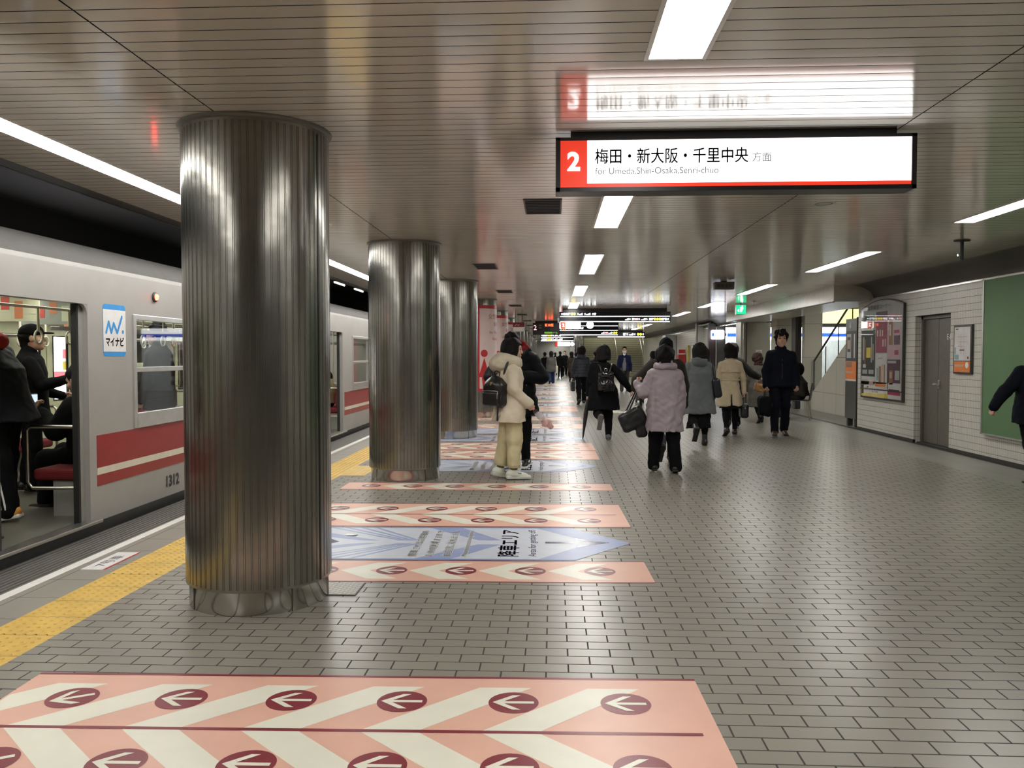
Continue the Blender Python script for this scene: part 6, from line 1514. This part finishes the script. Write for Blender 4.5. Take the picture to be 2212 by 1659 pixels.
# others on the right
k_ = person('long dark-haired woman in black between the grey coat and the trench coat', (3.35, 18.6), R(-3), 1.58, .014, hair='longer', arms=((-5, 8, 10), (5, 8, 10)), coat=dict(mat=f_char, hem=.60, flare=1.1), lower=dict(kind='trousers', mat=f_black))
l_ = person('dark-coated woman half hidden by the trench coat, holding out a tan bag', (3.62, 17.0), R(-8), 1.66, .013, hair='long', arms=(dict(e=(.36, .02, 1.10), w=(.52, .16, 1.02), d=(.6, .3, -.5), n=(-.3, .2, -.9), curl=.9), (3, 8, 10)), coat=dict(mat=fab('coat_dark_grey', (.03, .028, .026)), hem=.62, flare=1.1, sleeve=1.2), lower=dict(kind='trousers', mat=f_black), hair_mat=hair_br)
f = Field(); w1, e1 = l_['arms'][0][2], l_['arms'][0][1]; f.cone(w1*.8+e1*.2, w1, .052, .052, .01); part(l_, 'fur_cuff', f, .011, fab('fur_cuff_grey', (.30, .29, .27)), (.008, 90))
def tanbag(t):
    soft(t, 'body', lambda f: f.rbox((0, 0, -.20), (.13, .07, .085), .04, rotm(0, 0, R(14)), .02), .010, tan, (.003, 30)); handle(t, arch(-.07, .07, 0, -.13, .13), .010, M('bag_strap_pale', (.6, .45, .3), .4))
    mb = MB(); mb.box(-.02, -.075, -.19, .02, -.068, -.16, gold); mb.build('clasp', t)
carried('handbag', 'small tan leather handbag held out over the grey-brown coat', 'handbag', l_, w1+np.array([.05, .04, -.02]), tanbag)
gb_c = fab('coat_grey_brown', (.085, .078, .068))
m_ = person('stooping woman in a grey-brown belted coat with a brown patterned scarf', (4.45, 18.25), R(6), 1.50, .013, hair='perm', hair_mat=M('hair_brown', (.030, .014, .009), .65, 0, .15, var=.5, vscale=30, bump=.5, bscale=90), lean=10, head=(14, 0), legs=((12, 8), (-12, 30)), arms=((3, 9, 10), (2, 9, 12)), wide=1.1, coat=dict(mat=gb_c, hem=.40, flare=1.25, puff=.02, sleeve=1.2, scarf=fab('scarf_brown', (.045, .022, .018)), scarf_r=.036), lower=dict(kind='trousers', mat=f_black), shoes=dict(mat=shoe_b))
n_ = person('curly-haired man in a dark navy jacket facing the camera with a black holdall', (4.07, 15.15), R(174), 1.84, .0105, legs=((6, 4), (-8, 12)), arms=(dict(e=(.232, .0, 1.06), w=(.242, .07, .825), d=(.05, .1, -.9), n=(-.9, .2, 0), curl=.9), dict(e=(-.232, .0, 1.06), w=(-.242, .09, .83), d=(-.1, .25, -.8), n=(.8, .2, -.2), curl=.7)), hair='curly', wide=1.02, skin_m=skin_d, coat=dict(mat=f_navy, hem=.80, puff=.010, sleeve=1.08, collar=.02, collar_r=.075), lower=dict(kind='trousers', mat=f_navy), shoes=dict(mat=shoe_br), head=(0, 0))
f = Field(); f.cone(n_['neck']+[0, .055, -.045], n_['neck']+[0, .06, -.02], .045, .04, .01); part(n_, 'shirt_front', f, .009, fab('shirt_grey', (.16, .15, .15)))
N = n_['neck']; f = Field(); f.chain([N+[.075*math.sin(q), .072*math.cos(q)-.005, .012-.018*math.cos(q)] for q in np.linspace(.35, 2*PI-.35, 14)], [.026]*14, .015); f.cone(N+[.028, .075, -.02], N+[.075, .115, -.10], .024, .012, .02); f.cone(N+[-.028, .075, -.02], N+[-.075, .115, -.10], .024, .012, .02); part(n_, 'collar', f, .008, f_navy)
mb = MB(); mb.tube([(0, .158, 1.28*n_['u']), (0, .168, 1.1*n_['u']), (0, .165, .86*n_['u'])], .004, dark, 6); mb.build('zip', n_['t'])
def hold(t):
    soft(t, 'body', lambda f: f.rbox((0, 0, -.30), (.11, .20, .17), .07, None, .02), .012, f_black, (.010, 20)); handle(t, [(0, -.09, -.15), (0, -.05, -.02), (0, .05, -.02), (0, .09, -.15)], .011, leather)
    mb = MB(); mb.box(-.113, -.10, -.34, -.108, .10, -.24, dark); mb.build('pocket', t)
carried('holdall', 'black soft holdall in the hand of the curly-haired man', 'bag', n_, n_['arms'][0][2]+np.array([.02, .03, -.07]), hold)
o_ = person('person in a dark padded coat sitting on a chair against the pale stone wall', (5.58, 19.15), R(68), 1.62, .013, seat=.46, legs=((86, 84), (84, 80)), arms=((28, 8, 55), (28, 8, 55)), hair='short', lean=12, head=(16, 0), wide=1.15, coat=dict(mat=fab('coat_dark_brown', (.030, .027, .024)), hem=.90, puff=.035, sleeve=1.3), lower=dict(kind='trousers', mat=f_char, wide=1.1))
N = o_['neck']; f = Field(); f.ell(N+[0, -.05, .10], (.12, .125, .16), None, .03); f.ell(N+[0, .10, .13], (.085, .10, .12), None, .02, True); part(o_, 'hood', f, .012, f_black)
ch = thing('chair', 'dark moulded chair with thin metal legs under the seated person', 'chair', (5.58, 19.15, 0), R(68))
mb = MB(); mb.box(-.22, -.22, .43, .22, .22, .45, dark); mb.build('seat', ch, bevel=.01)
mb = MB(); mb.prism([(-.21, -.20, .45), (.21, -.20, .45), (.21, -.27, .84), (-.21, -.27, .84)], (0, -.02, 0), dark); mb.build('backrest', ch, bevel=.008)
for sx, sy in ((-1, -1), (1, -1), (-1, 1), (1, 1)):
    mb = MB(); mb.tube([(sx*.17, sy*.15, .43), (sx*.23, sy*.24, .0)], .011, steel, 8); mb.build('leg', ch)
p_ = person('man in a dark jacket walking out at the right edge, arm swung out', (5.29, 9.42), R(8), 1.62, .011, legs=((10, 6), (-10, 26)), arms=((-4, 10, 12), dict(e=(-.34, .03, 1.12), w=(-.46, .06, .93), d=(-.2, .2, -.8), n=(.8, 0, -.4), curl=.9)), hair='short', wide=1.12, coat=dict(mat=f_navy, hem=.74, puff=.018, sleeve=1.2), lower=dict(kind='trousers', mat=f_black))
q_ = person('woman with tied dark hair in a pale grey jacket ahead of the man in brown', (1.88, 15.9), R(-6), 1.55, .014, hair='long', arms=((-3, 10, 10), (4, 10, 10)), coat=dict(mat=fab('jacket_pale_grey', (.36, .36, .35)), hem=.66, flare=1.1, scarf=fab('scarf_grey', (.15, .15, .15))), lower=dict(kind='trousers', mat=f_black))
q_['t'].location = (3.02, 25.3, 0)
# far walkers
far = [('woman in a black coat and pale grey skirt far up the platform', -.45, 45.0, 0, 1.62, dict(hair='short', coat=dict(mat=f_black, hem=.62, flare=1.1, scarf=fab('scarf_grey', (.15, .15, .15))), lower=dict(kind='skirt', mat=fab('skirt_grey', (.30, .30, .27)), hem=.45, flare=.22))),
       ('woman in a grey coat and blue jeans with a cream tote far up the platform', -.10, 43.0, 4, 1.66, dict(hair='longer', coat=dict(mat=fab('coat_mid_grey', (.10, .10, .10)), hem=.62, flare=1.15, puff=.03), lower=dict(kind='trousers', mat=fab('jeans_blue', (.03, .05, .12)), wide=1.15, taper=1.2))),
       ('person in black far up the platform, right of the grey coat', .45, 54.0, 0, 1.70, dict(hair='short', coat=dict(mat=f_black, hem=.72), lower=dict(kind='trousers', mat=f_black))),
       ('man in a black coat and white scarf coming towards the camera far away', .80, 58.0, 180, 1.76, dict(hair='short', coat=dict(mat=f_black, hem=.60, scarf=fab('scarf_white', (.55, .54, .5))), lower=dict(kind='trousers', mat=f_black))),
       ('woman in a long brown coat far up the platform beside a suitcase', 1.02, 46.5, 0, 1.66, dict(hair='long', coat=dict(mat=fab('coat_brown', (.055, .042, .032)), hem=.30, flare=1.15), lower=dict(kind='trousers', mat=f_black))),
       ('person in dark clothes just left of the navy quilted jacket, far away', 1.30, 47.5, 0, 1.62, dict(hair='long', coat=dict(mat=f_char, hem=.70), lower=dict(kind='trousers', mat=f_black))),
       ('dark-haired person half hidden behind the rucksack woman', 1.36, 26.5, 0, 1.60, dict(hair='short', coat=dict(mat=f_black, hem=.7, puff=.02), lower=dict(kind='trousers', mat=f_black))),
       ('dark figure standing under the distant white sign', .15, 62.0, 0, 1.68, dict(hair='short', coat=dict(mat=f_black, hem=.7), lower=dict(kind='trousers', mat=f_black))),
       ('dark figure, farthest away, close to the end wall', .95, 68.0, 0, 1.70, dict(hair='short', coat=dict(mat=f_char, hem=.7), lower=dict(kind='trousers', mat=f_black)))]
FP = []
for lb_, x_, y_, a_, h__, kw in far: FP.append(person(lb_, (x_, y_), R(a_), h__, .020, legs=((14, 8), (-12, 24)), group='walkers far up the platform', **kw))
def tote2(t):
    soft(t, 'body', lambda f: f.rbox((0, 0, -.62), (.06, .17, .20), .04, None, .02), .018, tote_c); handle(t, [(0, -.1, -.45), (-.06, 0, .0), (0, .1, -.45)], .016, tote_c)
carried('tote_bag', 'cream tote bag on the shoulder of the woman in jeans far away', 'bag', FP[1], FP[1]['arms'][0][0]+np.array([.12, 0, .05]), tote2)
def trolley(t):
    mb = MB(); mb.box(-.14, -.10, .06, .14, .10, .55, f_black); mb.build('shell', t, bevel=.02)
    for s in (-1, 1):
        mb = MB(); mb.cyl((s*.1-.02, 0, .04), (s*.1+.02, 0, .04), .04, rubber, n=12); mb.build('wheel', t)
    mb = MB(); mb.tube([(-.06, 0, .5), (-.06, 0, 1.0), (.06, 0, 1.0), (.06, 0, .5)], .012, steel); mb.build('pull_handle', t)
trolley(thing('suitcase', 'small black wheeled case trailing by the long brown coat far away', 'suitcase', (1.38, 46.3, 0)))

# ------------------------------------------------------------------ people in the train
TZ = .10
r_ = person('passenger in black jacket and white-striped trousers standing in the first train doorway', (-4.52, 6.60, TZ), R(95), 1.72, .0105, legs=((2, 3), (-4, 6)), arms=((22, 8, 40), (10, 10, 20)), lean=16, head=(10, 0), hair='short', wide=1.2, coat=dict(mat=puffer, hem=.78, puff=.035, sleeve=1.3), lower=dict(kind='trousers', mat=f_black, wide=1.08), shoes=dict(mat=M('sneaker_orange', (.62, .26, .05), .5), sole=white_so, chunky=.015, patch=white_so), hands=True)
N = r_['neck']; f = Field(); f.ell(N+[0, -.09, .015], (.15, .08, .075), None, .03); f.cone(N+[-.11, -.04, .02], N+[-.07, .06, -.03], .045, .035, .03); f.cone(N+[.11, -.04, .02], N+[.07, .06, -.03], .045, .035, .03); part(r_, 'hood', f, .01, fab('hood_red', (.30, .022, .022)))
mb = MB(); 
for s in (-1, 1):
    hip, k, an = [q*r_['u'] for q in r_['legs'][0 if s > 0 else 1][:3]]
    for o in (-.018, .018):
        P = [hip+np.array([s*.108, o-.01, -.08]), (hip+k)/2+np.array([s*.098, o-.005, 0]), k+np.array([s*.088, o, 0]), (k+an)/2+np.array([s*.078, o, 0]), an+np.array([s*.072, o, 0])]
        mb.tube(P, .008, white_p, 6)
mb.build('trouser_stripe', r_['t'])
s_p = person('passenger in a black cap and black jacket standing deeper inside the train', (-5.13, 7.95, TZ), R(-60), 1.62, .012, hair='cap', legs=((2, 3), (-3, 4)), arms=(dict(e=(.22, .12, 1.10), w=(.12, .34, 1.16), d=(-.2, .9, .2), n=(-.5, 0, -.8), curl=.7), (10, 8, 60)), coat=dict(mat=f_black, hem=.78, puff=.015), lower=dict(kind='trousers', mat=f_black))
t_p = person('seated passenger in black on the red bench, phone held up, by the first doorway', (-4.10, 7.22, TZ), R(78), 1.66, .0115, seat=.40, legs=((86, 82), (82, 78)), arms=((35, 8, 60), dict(e=(-.26, .16, 1.12), w=(-.20, .42, 1.27), d=(.1, .15, .95), n=(.3, -.9, .1), curl=.5)), hair='short', lean=8, head=(18, 0), wide=1.1, coat=dict(mat=f_black, hem=.88, puff=.03, sleeve=1.25), lower=dict(kind='trousers', mat=f_black, wide=1.1))
ph = t_p['arms'][1][2]
def phone(t):
    mb = MB(); mb.box(-.037, -.004, -.07, .037, .004, .07, black); mb.build('body', t, bevel=.004)
    mb = MB(); mb.poly([(-.034, -.0045, -.062), (.034, -.0045, -.062), (.034, -.0045, .062), (-.034, -.0045, .062)], EM('phone_screen', (.6, .75, 1), .6)); mb.build('screen', t)
carried('phone', 'phone held up by the seated passenger in black', 'phone', t_p, ph+np.array([.03, .06, .10]), phone)
u_p = person('passenger in a white padded coat at the left edge of the first train doorway', (-4.20, 5.72, TZ), R(-15), 1.60, .012, arms=((-14, 20, 8), (6, 10, 14)), hair='short', legs=((2, 3), (-3, 4)), coat=dict(mat=fab('coat_white', (.60, .59, .57)), hem=.70, puff=.03, sleeve=1.35), lower=dict(kind='trousers', mat=f_black))
v_p = person('seated passenger in a beige jacket seen through the second train doorway', (-4.20, 15.32, TZ), R(84), 1.60, .013, seat=.40, legs=((86, 82), (82, 80)), arms=((30, 8, 55), (30, 8, 55)), hair='long', lean=6, head=(14, 0), coat=dict(mat=fab('jacket_beige', (.42, .36, .24)), hem=.88, puff=.025, sleeve=1.2), lower=dict(kind='trousers', mat=f_char))
w_p = person('passenger in a dark coat standing behind the train window beside the sticker', (-4.62, 9.55, TZ), R(80), 1.70, .014, hair='short', arms=((4, 8, 12), (4, 8, 12)), coat=dict(mat=f_char, hem=.70), lower=dict(kind='trousers', mat=f_black))
